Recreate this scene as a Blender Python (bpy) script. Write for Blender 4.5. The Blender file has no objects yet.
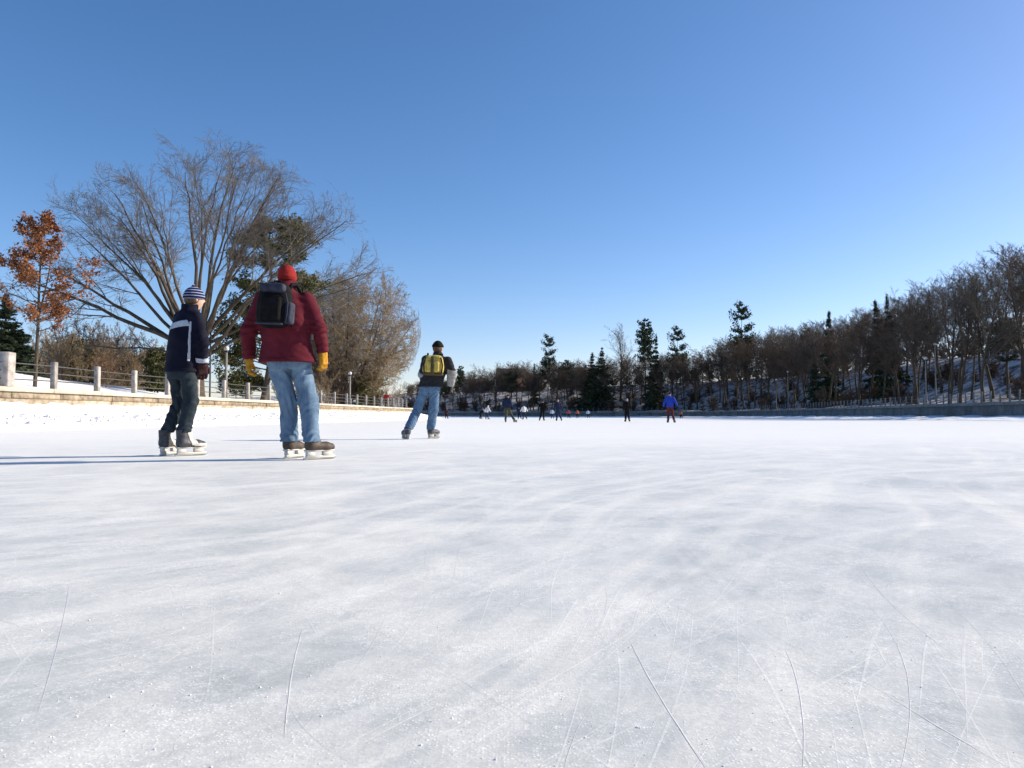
import bpy, math, random
import numpy as np
from mathutils import Vector

# ------------------------------------------------------------------ camera, sky, sun, exposure
SC = bpy.context.scene
COL = SC.collection
F_PX, PITCH, CAM_H = 768.0, math.atan2(32.0, 768.0), 0.40
cam_d = bpy.data.cameras.new('camera'); cam_d.sensor_width = 36.0; cam_d.lens = 27.0
cam_d.clip_start = 0.05; cam_d.clip_end = 8000.0
cam = bpy.data.objects.new('camera', cam_d); COL.objects.link(cam)
cam.location = (0, 0, CAM_H); cam.rotation_euler = (math.pi/2 + PITCH, 0, 0)
SC.camera = cam

SUN_EL, SUN_ROT = math.radians(26.0), math.radians(75.0)      # rotation clockwise from +Y (ahead)
world = bpy.data.worlds.new('World'); SC.world = world; world.use_nodes = True
wn = world.node_tree; wn.nodes.clear()
sky = wn.nodes.new('ShaderNodeTexSky'); sky.sky_type = 'NISHITA'; sky.sun_disc = False
sky.sun_elevation = SUN_EL; sky.sun_rotation = SUN_ROT
sky.altitude = 0.0; sky.air_density = 0.8; sky.dust_density = 0.5; sky.ozone_density = 4.0
bg = wn.nodes.new('ShaderNodeBackground'); bg.inputs['Strength'].default_value = 0.127
wo = wn.nodes.new('ShaderNodeOutputWorld')
sat = wn.nodes.new('ShaderNodeHueSaturation'); sat.inputs['Saturation'].default_value = 1.19      # crisp dry winter air
tint = wn.nodes.new('ShaderNodeMix'); tint.data_type = 'RGBA'; tint.blend_type = 'MULTIPLY'; tint.inputs[0].default_value = 1.0; tint.inputs[7].default_value = (1.42, 1.08, .99, 1)
wn.links.new(sky.outputs[0], sat.inputs['Color']); wn.links.new(sat.outputs[0], tint.inputs[6]); wn.links.new(tint.outputs[2], bg.inputs[0]); wn.links.new(bg.outputs[0], wo.inputs[0])

sun_d = bpy.data.lights.new('sun', 'SUN'); sun_d.energy = 5.0; sun_d.angle = math.radians(0.53)
sun_d.color = (1.0, 0.90, 0.74)
sun = bpy.data.objects.new('sun', sun_d); COL.objects.link(sun)
SDIR = Vector((math.sin(SUN_ROT)*math.cos(SUN_EL), math.cos(SUN_ROT)*math.cos(SUN_EL), math.sin(SUN_EL)))
sun.rotation_euler = SDIR.to_track_quat('Z', 'Y').to_euler(); sun.location = SDIR*100

SC.view_settings.view_transform = 'Standard'; SC.view_settings.look = 'None'
SC.view_settings.exposure = 0.52; SC.view_settings.gamma = 1.0; SC.view_settings.use_curve_mapping = False
SC.render.engine = 'CYCLES'

# ------------------------------------------------------------------ helpers
def px2w(px, py, Y):
    """point on the ray through a pixel at forward distance Y"""
    a, b = (px-512)/F_PX, (384-py)/F_PX
    cp, sp = math.cos(PITCH), math.sin(PITCH)
    d = np.array([a, cp - b*sp, sp + b*cp])
    return np.array([0, 0, CAM_H]) + d*(Y/d[1])

def px2ice(px, py):
    a, b = (px-512)/F_PX, (384-py)/F_PX
    cp, sp = math.cos(PITCH), math.sin(PITCH)
    d = np.array([a, cp - b*sp, sp + b*cp])
    return np.array([0, 0, CAM_H]) + d*(-CAM_H/d[2])

def mesh_np(name, V, Q, smooth=True):
    """mesh from vertex array and a face array of constant corner count (or list of such arrays)"""
    V = np.asarray(V, np.float32).reshape(-1, 3)
    Qs = Q if isinstance(Q, list) else [Q]
    Qs = [np.asarray(q, np.int32) for q in Qs if len(q)]
    me = bpy.data.meshes.new(name)
    me.vertices.add(len(V)); me.vertices.foreach_set('co', V.ravel())
    loops = np.concatenate([q.ravel() for q in Qs])
    tot = np.concatenate([np.full(len(q), q.shape[1], np.int32) for q in Qs])
    start = np.concatenate([[0], np.cumsum(tot)[:-1]]).astype(np.int32)
    me.loops.add(len(loops)); me.loops.foreach_set('vertex_index', loops)
    me.polygons.add(len(tot)); me.polygons.foreach_set('loop_start', start); me.polygons.foreach_set('loop_total', tot)
    if smooth: me.polygons.foreach_set('use_smooth', np.ones(len(tot), bool))
    me.update(calc_edges=True); me.validate()
    return me

def link(name, data, mat=None, parent=None, loc=None, rotz=None, scale=None):
    o = bpy.data.objects.new(name, data); COL.objects.link(o)
    if mat is not None and data is not None and len(data.materials) == 0: data.materials.append(mat)
    if parent is not None: o.parent = parent
    if loc is not None: o.location = [float(v) for v in loc]
    if rotz is not None: o.rotation_euler = (0, 0, float(rotz))
    if scale is not None: o.scale = (scale,)*3 if isinstance(scale, (int, float)) else scale
    return o

def tag(o, label, cat, group=None):
    o['label'] = label; o['category'] = cat
    if group: o['group'] = group
    return o
def thing(name, label, cat, loc=(0, 0, 0), rotz=0.0, group=None):
    return tag(link(name, None, loc=loc, rotz=rotz), label, cat, group)
def kind(o, k): o['kind'] = k; return o

class MB:
    """collects boxes, tubes and grids into one mesh"""
    def __init__(s): s.V = []; s.F = {}; s.n = 0
    def add(s, V, F):
        V = np.asarray(V, float).reshape(-1, 3); F = np.asarray(F, int)
        s.V.append(V); s.F.setdefault(F.shape[1], []).append(F + s.n); s.n += len(V)
    def box(s, lo, hi, M=None):
        x0, y0, z0 = lo; x1, y1, z1 = hi
        V = np.array([(x0,y0,z0),(x1,y0,z0),(x1,y1,z0),(x0,y1,z0),(x0,y0,z1),(x1,y0,z1),(x1,y1,z1),(x0,y1,z1)], float)
        if M is not None: V = M(V)
        s.add(V, [(3,2,1,0),(4,5,6,7),(0,1,5,4),(1,2,6,5),(2,3,7,6),(3,0,4,7)])
    def bevbox(s, lo, hi, b, M=None):
        """box with chamfered upper and side edges (two insets)"""
        x0, y0, z0 = lo; x1, y1, z1 = hi
        R = []
        for z, i in ((z0, b), (z0+b, 0), (z1-b, 0), (z1, b)):
            j = i
            for (x, y) in ((x0+j+b,y0+j),(x1-j-b,y0+j),(x1-j,y0+j+b),(x1-j,y1-j-b),(x1-j-b,y1-j),(x0+j+b,y1-j),(x0+j,y1-j-b),(x0+j,y0+j+b)):
                R.append((x, y, z))
        V = np.array(R, float)
        if M is not None: V = M(V)
        q = [(k*8+i, k*8+(i+1) % 8, (k+1)*8+(i+1) % 8, (k+1)*8+i) for k in range(3) for i in range(8)]
        n0 = s.n; s.add(V, q)
        s.F.setdefault(8, []).append(np.array([[n0+7-i for i in range(8)], [n0+24+i for i in range(8)]]))
    def tube(s, pts, rad, sides=8, cap=True):
        pts = np.asarray(pts, float); n = len(pts); rad = np.broadcast_to(np.asarray(rad, float), (n,))
        T = np.gradient(pts, axis=0); T /= np.linalg.norm(T, axis=1)[:, None]+1e-9
        d = T.mean(0); ref = np.array([0, 0, 1.]) if abs(d[2]) < .8*np.linalg.norm(d) else np.array([1., 0, 0])
        u = np.cross(T, ref); u /= np.linalg.norm(u, axis=1)[:, None]+1e-9; v = np.cross(T, u)
        a = np.arange(sides)*2*math.pi/sides
        V = pts[:, None] + rad[:, None, None]*(np.cos(a)[None, :, None]*u[:, None] + np.sin(a)[None, :, None]*v[:, None])
        i = np.arange(sides); j = (i+1) % sides
        q = np.concatenate([np.stack([k*sides+i, (k+1)*sides+i, (k+1)*sides+j, k*sides+j], 1) for k in range(n-1)])
        n0 = s.n; s.add(V, q)
        if cap: s.F.setdefault(sides, []).append(np.array([list(n0+i), list(n0+(n-1)*sides+i[::-1])]))
    def lathe(s, prof, sides=16, c=(0, 0, 0)):
        a = np.arange(sides)*2*math.pi/sides; n = len(prof)
        V = np.array([[(c[0]+r*math.cos(t), c[1]+r*math.sin(t), c[2]+z) for t in a] for r, z in prof])
        i = np.arange(sides); j = (i+1) % sides
        s.add(V, np.concatenate([np.stack([k*sides+i, k*sides+j, (k+1)*sides+j, (k+1)*sides+i], 1) for k in range(n-1)]))
    def mesh(s, name, smooth=False):
        return mesh_np(name, np.concatenate(s.V), [np.concatenate(f) for f in s.F.values()], smooth)
    def build(s, name, mat, parent=None, smooth=False, **k):
        return link(name, s.mesh(name, smooth), mat, parent, **k)

def sinnoise(P, seed, freq, octaves=3, n=5):
    """cheap smooth noise in about -1..1 from sums of sines"""
    r = np.random.default_rng(seed); out = 0; amp = 1.0; tot = 0
    for o in range(octaves):
        K = r.normal(size=(n, 3)); K /= np.linalg.norm(K, axis=1)[:, None]
        K *= (freq*2**o*r.uniform(.7, 1.4, n))[:, None]; ph = r.uniform(0, 6.28, n)
        for k, f in zip(K, ph): out = out + amp/n*1.8*np.sin(P[..., 0]*k[0]+P[..., 1]*k[1]+P[..., 2]*k[2]+f)
        tot += amp; amp *= .5
    return out/tot

# ------------------------------------------------------------------ materials
def srgb(r, g, b):
    f = lambda c: (c/255/12.92 if c/255 < .04045 else ((c/255+.055)/1.055)**2.4)
    return (f(r), f(g), f(b), 1)

class NT:
    def __init__(s, name):
        s.m = bpy.data.materials.new(name); s.m.use_nodes = True; s.t = s.m.node_tree; s.t.nodes.clear()
        s.o = s.n('ShaderNodeOutputMaterial'); s.b = s.n('ShaderNodeBsdfPrincipled'); s.l(s.b.outputs[0], s.o.inputs[0])
    def n(s, k, **kw):
        x = s.t.nodes.new(k)
        for a, v in kw.items():
            if a.startswith('i_'):
                key = a[2:]; key = int(key) if key.isdigit() else key
                x.inputs[key].default_value = v
            else: setattr(x, a, v)
        return x
    def l(s, a, b): s.t.links.new(a, b)
    def coord(s, which='Object', scale=(1, 1, 1), rot=(0, 0, 0), loc=(0, 0, 0)):
        if which == 'World': c = s.n('ShaderNodeNewGeometry').outputs['Position']
        else: c = s.n('ShaderNodeTexCoord').outputs[which]
        mp = s.n('ShaderNodeMapping'); mp.inputs['Scale'].default_value = scale
        mp.inputs['Rotation'].default_value = rot; mp.inputs['Location'].default_value = loc
        s.l(c, mp.inputs[0]); return mp.outputs[0]
    def noise(s, vec, scale, detail=4, rough=.55, dist=0.0):
        x = s.n('ShaderNodeTexNoise'); x.inputs['Scale'].default_value = scale; x.inputs['Detail'].default_value = detail
        x.inputs['Roughness'].default_value = rough; x.inputs['Distortion'].default_value = dist
        if vec is not None: s.l(vec, x.inputs['Vector'])
        return x.outputs['Fac']
    def ramp(s, fac, stops, interp='LINEAR'):
        r = s.n('ShaderNodeValToRGB'); e = r.color_ramp.elements; r.color_ramp.interpolation = interp
        while len(e) < len(stops): e.new(.5)
        for k, (p, c) in zip(e, stops): k.position = p; k.color = c if len(c) == 4 else (*c, 1)
        s.l(fac, r.inputs[0]); return r.outputs[0]
    def mix(s, fac, a, b, mode='MIX'):
        x = s.n('ShaderNodeMix', data_type='RGBA', blend_type=mode)
        for sock, v in ((x.inputs[0], fac), (x.inputs[6], a), (x.inputs[7], b)):
            if isinstance(v, (int, float, tuple)): sock.default_value = v
            else: s.l(v, sock)
        return x.outputs[2]
    def math(s, op, a, b=0.0, clamp=False):
        x = s.n('ShaderNodeMath', operation=op, use_clamp=clamp)
        for sock, v in ((x.inputs[0], a), (x.inputs[1], b)):
            if isinstance(v, (int, float)): sock.default_value = v
            else: s.l(v, sock)
        return x.outputs[0]
    def bump(s, h, strength=.3, dist=.01):
        b = s.n('ShaderNodeBump'); b.inputs['Strength'].default_value = strength; b.inputs['Distance'].default_value = dist
        s.l(h, b.inputs['Height']); s.l(b.outputs[0], s.b.inputs['Normal']); return b
    def set(s, **k):
        for a, v in k.items(): s.b.inputs[a.replace('_', ' ')].default_value = v
        return s

def mat_var(name, c1, c2, scale=6, rough=.8, detail=5, bump=.25, bscale=40, bdist=.01, spec=.3, coord='Object', stretch=(1, 1, 1), rnd=0.0):
    """two-tone mottled surface with fine relief"""
    t = NT(name); v = t.coord(coord, stretch)
    f = t.noise(v, scale, detail)
    c = t.ramp(f, [(.3, c1), (.7, c2)])
    if rnd:
        oi = t.n('ShaderNodeObjectInfo'); hs = t.n('ShaderNodeHueSaturation')
        t.l(t.math('ADD', t.math('MULTIPLY', oi.outputs['Random'], rnd*2), 1-rnd), hs.inputs['Value']); t.l(c, hs.inputs['Color']); c = hs.outputs[0]
    t.l(c, t.b.inputs['Base Color'])
    t.b.inputs['Roughness'].default_value = rough; t.b.inputs['Specular IOR Level'].default_value = spec
    if bump: t.bump(t.noise(v, bscale, 6, .65), bump, bdist)
    return t.m
# ------------------------------------------------------------------ ice and snow materials
def make_ice():
    t = NT('ice'); W = t.n('ShaderNodeNewGeometry').outputs['Position']
    # wander the coordinates a little so that the skated streaks bend
    wn_ = t.n('ShaderNodeTexNoise'); wn_.inputs['Scale'].default_value = .22; wn_.inputs['Detail'].default_value = 1.5
    t.l(W, wn_.inputs['Vector'])
    sc_ = t.n('ShaderNodeVectorMath', operation='MULTIPLY_ADD'); sc_.inputs[1].default_value = (2.6, 2.6, 0); t.l(wn_.outputs['Color'], sc_.inputs[0]); t.l(W, sc_.inputs[2])
    WD = sc_.outputs[0]
    def streak(vec, ang, across, along, detail, lo, hi):
        mp = t.n('ShaderNodeMapping', vector_type='TEXTURE'); mp.inputs['Rotation'].default_value = (0, 0, ang); mp.inputs['Scale'].default_value = (1/across, 1/along, 1)
        t.l(vec, mp.inputs[0]); f = t.noise(mp.outputs[0], 1.0, detail, .6)
        mr = t.n('ShaderNodeMapRange'); mr.interpolation_type = 'SMOOTHSTEP'; mr.inputs[1].default_value = lo; mr.inputs[2].default_value = hi
        t.l(f, mr.inputs[0]); return mr.outputs[0]
    cloud = t.noise(W, .8, 7, .66, .8)                 # old, re-frozen patches
    cloud2 = t.noise(W, 3.4, 8, .68, .5)
    base = t.ramp(t.math('ADD', t.math('MULTIPLY', cloud, .55), t.math('MULTIPLY', cloud2, .45)),
                  [(.41, (.33, .36, .355)), (.465, (.44, .46, .445)), (.52, (.55, .555, .52)), (.58, (.68, .675, .62))])
    grey = t.noise(W, 1.15, 3, .5)
    base = t.mix(t.ramp(grey, [(.52, (0, 0, 0)), (.72, (.35, .35, .35))]), base, (.50, .515, .49, 1))
    # paler with distance: grazing-angle brightness of the frosted ice put into its colour
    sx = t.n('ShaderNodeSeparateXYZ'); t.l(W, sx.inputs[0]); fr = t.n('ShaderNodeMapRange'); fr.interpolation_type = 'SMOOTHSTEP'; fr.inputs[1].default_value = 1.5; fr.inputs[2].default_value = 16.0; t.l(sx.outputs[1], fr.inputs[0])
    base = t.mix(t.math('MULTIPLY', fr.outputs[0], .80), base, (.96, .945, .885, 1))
    # powdery skated bands in several directions
    s1 = streak(WD, math.radians(-33), 7, .28, 6, .47, .62)
    s2 = streak(WD, math.radians(-50), 10, .35, 6, .50, .66)
    s3 = streak(WD, math.radians(-8), 11, .45, 6, .52, .68)
    col = t.mix(t.math('MULTIPLY', s1, .26), base, (.88, .865, .81, 1))
    col = t.mix(t.math('MULTIPLY', s2, .22), col, (.88, .865, .81, 1))
    col = t.mix(t.math('MULTIPLY', s3, .18), col, (.88, .865, .81, 1))
    # thin cuts
    cuts = None
    for ang, ac, al, lo in ((-12, 70, .5, .66), (-38, 75, .5, .65), (-58, 60, .6, .65), (24, 85, .5, .655), (40, 75, .6, .655), (-25, 120, .5, .655), (-48, 150, .6, .65), (8, 140, .6, .665)):
        f = streak(WD, math.radians(ang), ac, al, 2, lo, lo+.05)
        cuts = f if cuts is None else t.math('MAXIMUM', cuts, f)
    msk = t.ramp(t.noise(W, .9, 3), [(.38, (0, 0, 0)), (.6, (1, 1, 1))])
    cuts = t.math('MULTIPLY', cuts, msk)
    col = t.mix(t.math('MULTIPLY', cuts, .32), col, (.92, .915, .88, 1))
    # frost grains
    vo = t.n('ShaderNodeTexVoronoi'); vo.inputs['Scale'].default_value = 230; vo.inputs['Randomness'].default_value = 1.0; t.l(W, vo.inputs['Vector'])
    gm = t.ramp(vo.outputs['Distance'], [(.15, (1, 1, 1)), (.60, (0, 0, 0))])
    sep = t.n('ShaderNodeSeparateColor'); t.l(vo.outputs['Color'], sep.inputs[0])
    pick = t.ramp(sep.outputs[0], [(.45, (0, 0, 0)), (.95, (1, 1, 1))])
    grain = t.math('MULTIPLY', gm, pick)
    gpatch = t.ramp(t.noise(W, 3.5, 8, .75), [(.40, (.10,)*3), (.62, (1, 1, 1))])
    grain = t.math('MULTIPLY', grain, gpatch)
    powder = t.ramp(t.noise(W, 38, 8, .8), [(.50, (0, 0, 0)), (.68, (1, 1, 1))]); powder = t.math('MULTIPLY', powder, gpatch)
    fine = t.noise(W, 110, 5, .75)
    col = t.mix(t.ramp(fine, [(.36, (.55,)*3), (.58, (0, 0, 0))]), col, (.44, .47, .475, 1))
    col = t.mix(t.math('MULTIPLY', powder, .75), col, (.90, .895, .855, 1))
    col = t.mix(t.math('MULTIPLY', grain, .95), col, (.95, .945, .91, 1))
    t.l(col, t.b.inputs['Base Color'])
    rgh = t.math('ADD', t.math('MULTIPLY', s1, .15), t.math('ADD', t.math('MULTIPLY', grain, .15), .48))
    t.l(rgh, t.b.inputs['Roughness']); t.set(Specular_IOR_Level=.22, Sheen_Weight=.22, Sheen_Roughness=.5)
    h = t.math('ADD', t.math('MULTIPLY', fine, .55), t.math('ADD', t.math('MULTIPLY', grain, .55), t.math('MULTIPLY', cuts, .22)))
    h = t.math('ADD', h, t.math('MULTIPLY', t.noise(W, 60, 4, .6), .8))
    t.bump(h, .30, .0045)
    return t.m

def make_snow(name, c1=(.80, .83, .87), c2=(.90, .91, .92), bump=.6, bd=.05, sc=9):
    t = NT(name); W = t.coord('World')
    t.l(t.ramp(t.noise(W, 2.5, 6, .65), [(.3, c1), (.65, c2)]), t.b.inputs['Base Color'])
    t.set(Roughness=.75, Specular_IOR_Level=.2)
    t.bump(t.noise(W, sc, 9, .68), bump, bd)
    return t.m
M = {}
M['ice'] = make_ice()
M['snow'] = make_snow('snow_plowed')
def make_slope():  # shade of the wood put into the colour: dimmed snow, brown patches
    t = NT('snow_shade_toned'); W = t.coord('World')
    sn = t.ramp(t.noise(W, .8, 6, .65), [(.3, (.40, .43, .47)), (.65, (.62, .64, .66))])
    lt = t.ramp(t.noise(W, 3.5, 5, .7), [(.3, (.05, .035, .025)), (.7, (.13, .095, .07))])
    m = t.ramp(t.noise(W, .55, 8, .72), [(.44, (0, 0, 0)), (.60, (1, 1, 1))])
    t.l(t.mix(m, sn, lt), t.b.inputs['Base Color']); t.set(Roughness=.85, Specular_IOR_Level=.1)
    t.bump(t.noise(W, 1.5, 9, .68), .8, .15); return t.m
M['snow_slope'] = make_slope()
M['shaved'] = make_snow('shaved_ice', (.66, .67, .66), (.86, .86, .84), .1, .002, 40)
M['snow_clump'] = make_snow('snow_clump', (.86, .88, .90), (.93, .935, .94), .4, .01, 60)

# ------------------------------------------------------------------ paths of the two canal walls
def wallL_x(Y):
    Y = np.asarray(Y, float)
    return -17.46 + .061*np.minimum(Y, 95) - np.where(Y > 92, ((Y-92)/9.0)**2, 0)
FAR = np.array([(20, -60), (30, -20), (37.5, 20), (44, 62), (50, 110), (55, 155), (55.5, 188), (46, 214), (24, 232), (0, 240), (-30, 246), (-80, 251), (-170, 255)], float)
def smooth_path(P, step=1.0):
    # Catmull-Rom through the points, resampled evenly
    P = np.vstack([2*P[0]-P[1], P, 2*P[-1]-P[-2]]); out = []
    for i in range(1, len(P)-2):
        for u in np.linspace(0, 1, 40, endpoint=False):
            a, b, c, d = P[i-1], P[i], P[i+1], P[i+2]
            out.append(.5*((2*b)+(-a+c)*u+(2*a-5*b+4*c-d)*u*u+(-a+3*b-3*c+d)*u**3))
    out.append(P[-2]); out = np.array(out); s = np.concatenate([[0], np.cumsum(np.linalg.norm(np.diff(out, axis=0), axis=1))])
    q = np.arange(0, s[-1], step)
    return np.stack([np.interp(q, s, out[:, 0]), np.interp(q, s, out[:, 1])], 1)
FP = smooth_path(FAR, 1.0)
FT = np.gradient(FP, axis=0); FT /= np.linalg.norm(FT, axis=1)[:, None]
FN = np.stack([FT[:, 1], -FT[:, 0]], 1)                    # away from the canal
FWALL = 1.73
def far_h(d, s):
    """height of the far bank d metres behind the wall at path index s"""
    d = np.asarray(d, float); s = np.asarray(s, float)
    top = np.interp(s, [0, 110, 180, 250, 300, 340, 420, 520], [10.5, 10.5, 11, 12, 11, 9, 7.5, 7])
    u = np.clip((d-6)/24.0, 0, 1); u = u*u*(3-2*u)
    return FWALL - .06 + np.clip(d, 0, 6)*.05 + u*(top-2.0)

def far_at(px, d):
    """far-bank spot d metres behind the wall in the image column px -> (x, y, z)"""
    Q = FP + FN*d; ok = Q[:, 1] > 20
    col_ = np.where(ok, 512 + F_PX*Q[:, 0]/np.maximum(Q[:, 1], 1), 1e6)
    idx = np.arange(len(Q)); col_m = np.where(ok, col_, 1e6)
    i = int(np.argmin(np.abs(col_m - px)))
    z = float(far_h(d, i)) + .25*float(sinnoise(np.array([[Q[i, 0], Q[i, 1], 0.]]), 5, .35)[0])
    return np.array([Q[i, 0], Q[i, 1], z])

# ------------------------------------------------------------------ ground, ice, banks
g = MB(); g.add([(-4000, -4000, -.6), (4000, -4000, -.6), (4000, 4000, -.6), (-4000, 4000, -.6)], [(0, 1, 2, 3)])
kind(g.build('ground', M['snow']), 'structure')
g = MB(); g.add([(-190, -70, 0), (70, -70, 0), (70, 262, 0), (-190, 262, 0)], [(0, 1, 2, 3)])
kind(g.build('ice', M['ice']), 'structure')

def grid_faces(a, b):
    i = np.arange(a*b).reshape(a, b)
    return np.stack([i[:-1, :-1].ravel(), i[1:, :-1].ravel(), i[1:, 1:].ravel(), i[:-1, 1:].ravel()], 1)

# ploughed snow between the ice and the left wall
Ys = np.concatenate([np.arange(-40, 14, .8), np.arange(14, 60, .11), np.arange(60, 100, .3), np.arange(100, 175, 1.0)])
Ts = np.linspace(0, 1, 46)
YY, TT = np.meshgrid(Ys, Ts, indexing='ij')
wv = 3.25 + .22*sinnoise(np.stack([YY*0, YY, YY*0], -1), 11, .5, 4)
XX = wallL_x(YY) + wv*(1-TT) - .06*TT
prof = np.interp(TT, [0, .025, .07, .25, .5, .75, 1.0], [-.05, .07, .16, .30, .42, .58, .83])
Pn = np.stack([XX, YY, XX*0], -1)
lump = .075*sinnoise(Pn, 21, 3.2, 4) + .035*sinnoise(Pn, 22, 13, 3)
lump += .07*np.clip(sinnoise(Pn, 23, 7.5, 2)-.15, 0, 1)
ZZ = prof + lump*np.interp(TT, [0, .03, .1, .9, 1], [0, .35, 1, 1, .8])
kind(link('snow_bank', mesh_np('snow_bank', np.stack([XX, YY, ZZ], -1), grid_faces(*XX.shape)[:, ::-1]), M['snow']), 'structure')
# crumbs of ploughed snow lying on it and along the ice edge
def clumps(name, centres, sizes, mat, seed):
    r = np.random.default_rng(seed); n = len(centres)
    base = np.array([(1, 0, 0), (-1, 0, 0), (0, 1, 0), (0, -1, 0), (0, 0, .9), (0, 0, -.5)], float)
    V = base[None]*r.uniform(.6, 1.3, (n, 6, 1)) + r.normal(0, .12, (n, 6, 3))
    a = r.uniform(0, 6.28, n); c, s = np.cos(a)[:, None], np.sin(a)[:, None]
    V = np.stack([V[..., 0]*c-V[..., 1]*s, V[..., 0]*s+V[..., 1]*c, V[..., 2]], -1)
    V = V*np.asarray(sizes)[:, None, None] + np.asarray(centres)[:, None]
    f = np.array([(0, 2, 4), (2, 1, 4), (1, 3, 4), (3, 0, 4), (2, 0, 5), (1, 2, 5), (3, 1, 5), (0, 3, 5)])
    Fc = (f[None] + 6*np.arange(n)[:, None, None]).reshape(-1, 3)
    return kind(link(name, mesh_np(name, V, Fc, False), mat), 'stuff')
r_ = np.random.default_rng(4)
ii = r_.integers(70, 520, 2600); jj = np.clip((np.abs(r_.normal(0, .32, 2600)))*46, 0, 44).astype(int)
C_ = np.stack([XX[ii, jj], YY[ii, jj], ZZ[ii, jj]], -1); sz = r_.uniform(.012, .05, 2600)*r_.choice([1, 1, 1, 1.9], 2600)
clumps('snow_crumbs', C_, sz, M['snow_clump'], 5)

# snow ground behind the left wall
Yl = np.concatenate([np.arange(-60, 20, 4.0), np.arange(20, 100, .8), np.arange(100, 186, 2.0)])
Dl = np.concatenate([[.25], np.linspace(.6, 30, 48), np.linspace(34, 170, 22)])
YY, DD = np.meshgrid(Yl, Dl, indexing='ij'); XX = wallL_x(YY) - DD
def left_h(x, y):
    x = np.asarray(x, float); y = np.asarray(y, float); d = wallL_x(y) - x
    rise = np.interp(y, [0, 25, 34, 42, 55, 90, 200], [1.6, 1.6, 1.45, 1.1, .5, .3, .3])
    u = np.clip((d-1.5)/9.0, 0, 1); u = u*u*(3-2*u)
    n = sinnoise(np.stack([x, y, x*0], -1), 31, .5, 4)
    return 1.27 + u*rise + .035*sinnoise(np.stack([x, y, x*0], -1), 33, 3.0, 3)*np.clip(d-.4, 0, 1) + .07*n*np.clip(d-.4, 0, 1)
ZZ = left_h(XX, YY)
kind(link('snow_lawn', mesh_np('snow_lawn', np.stack([XX, YY, ZZ], -1), grid_faces(*XX.shape)), M['snow']), 'structure')

# far (right-hand) bank: narrow path then a wooded slope
S_ = np.arange(0, len(FP), 1); D_ = np.concatenate([[.3], np.linspace(.8, 34, 40), np.linspace(38, 170, 16)])
SS, DD = np.meshgrid(S_, D_, indexing='ij')
XX = FP[SS, 0] + FN[SS, 0]*DD; YY = FP[SS, 1] + FN[SS, 1]*DD
ZZ = far_h(DD, SS) + .25*sinnoise(np.stack([XX, YY, XX*0], -1), 5, .35)*np.clip((DD-1)/4, 0, 1)
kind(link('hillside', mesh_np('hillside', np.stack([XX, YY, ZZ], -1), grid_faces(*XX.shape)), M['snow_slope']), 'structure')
# snow pushed against the far wall
T2 = np.linspace(0, 1, 16); SS, TT = np.meshgrid(S_, T2, indexing='ij')
DD = -6.0*(1-TT) + .05*TT - .5*sinnoise(np.stack([SS*1., SS*0., SS*0.], -1), 41, .35, 3)*(1-TT)
XX = FP[SS, 0] + FN[SS, 0]*DD; YY = FP[SS, 1] + FN[SS, 1]*DD
ZZ = np.interp(TT, [0, .08, .5, 1], [-.04, .10, .26, .42]) + (.10*sinnoise(np.stack([XX, YY, XX*0], -1), 42, 1.1, 3))*np.interp(TT, [0, .1, 1], [0, 1, 1])
kind(link('snow_bank', mesh_np('snow_bank', np.stack([XX, YY, ZZ], -1), grid_faces(*XX.shape)), M['snow']), 'structure')

# skate cuts: thin raised lines of shaved ice
def skate_marks():
    r = np.random.default_rng(8); V = []; Fq = []; n = 0
    tr = []
    for a, b in (((303, 628), (285, 738)), ((630, 640), (706, 768)), ((786, 650), (803, 768)), ((300, 768), (600, 610)), ((370, 768), (640, 625)),
                 ((640, 768), (900, 640)), ((450, 700), (360, 745)), ((120, 610), (330, 560)), ((880, 690), (1010, 768)), ((560, 560), (690, 500)),
                 ((20, 700), (210, 640)), ((520, 600), (610, 540)), ((860, 560), (960, 660)), ((700, 620), (745, 560))):
        p, q = px2ice(*a)[:2], px2ice(*b)[:2]; tr.append((p, q, r.uniform(-.03, .03), r.uniform(.0005, .0010)))
    for k in range(110):
        y = r.uniform(.8, 1)**2*0 + .8*math.exp(r.uniform(0, 2.7)); x = r.uniform(-.72, .72)*y
        a = r.choice([r.normal(0, .22), r.normal(.7, .3), r.normal(-.75, .3)], p=[.4, .35, .25]); L = r.uniform(.35, 1.6)*min(y, 4)**.6
        p = np.array([x, y]); q = p + L*np.array([math.sin(a), math.cos(a)])
        tr.append((p, q, r.normal(0, .045), r.uniform(.0002, .00045)*max(1, y/3)))
    for p, q, bow, w in tr:
        m = 14; u = np.linspace(0, 1, m); d = q-p; L = np.linalg.norm(d); nn = np.array([-d[1], d[0]])
        c = p + d*u[:, None] + nn*(bow*4*u*(1-u))[:, None] + nn/L*r.normal(0, .0003, m)[:, None]
        nv = nn/L; ww = w*np.sin(np.pi*np.clip(u*.96+.02, 0, 1))**.5*r.uniform(.6, 1.2, m)
        R = np.stack([np.column_stack([c-nv*ww[:, None], np.full(m, .0004)]), np.column_stack([c, np.full(m, .0005)]), np.column_stack([c+nv*ww[:, None], np.full(m, .0004)])], 1)
        V.append(R.reshape(-1, 3)); i = np.arange(m-1)[:, None]*3 + n
        Fq += [np.concatenate([i+0, i+1, i+4, i+3], 1)[:, ::-1], np.concatenate([i+1, i+2, i+5, i+4], 1)[:, ::-1]]; n += 3*m
    kind(link('skate_marks', mesh_np('skate_marks', np.concatenate(V), np.concatenate(Fq), False), M['shaved']), 'stuff')
skate_marks()
r_ = np.random.default_rng(14); n_ = 5200
yy = .75*np.exp(r_.uniform(0, 2.2, n_)); xx = r_.uniform(-.75, .75, n_)*yy
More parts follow.
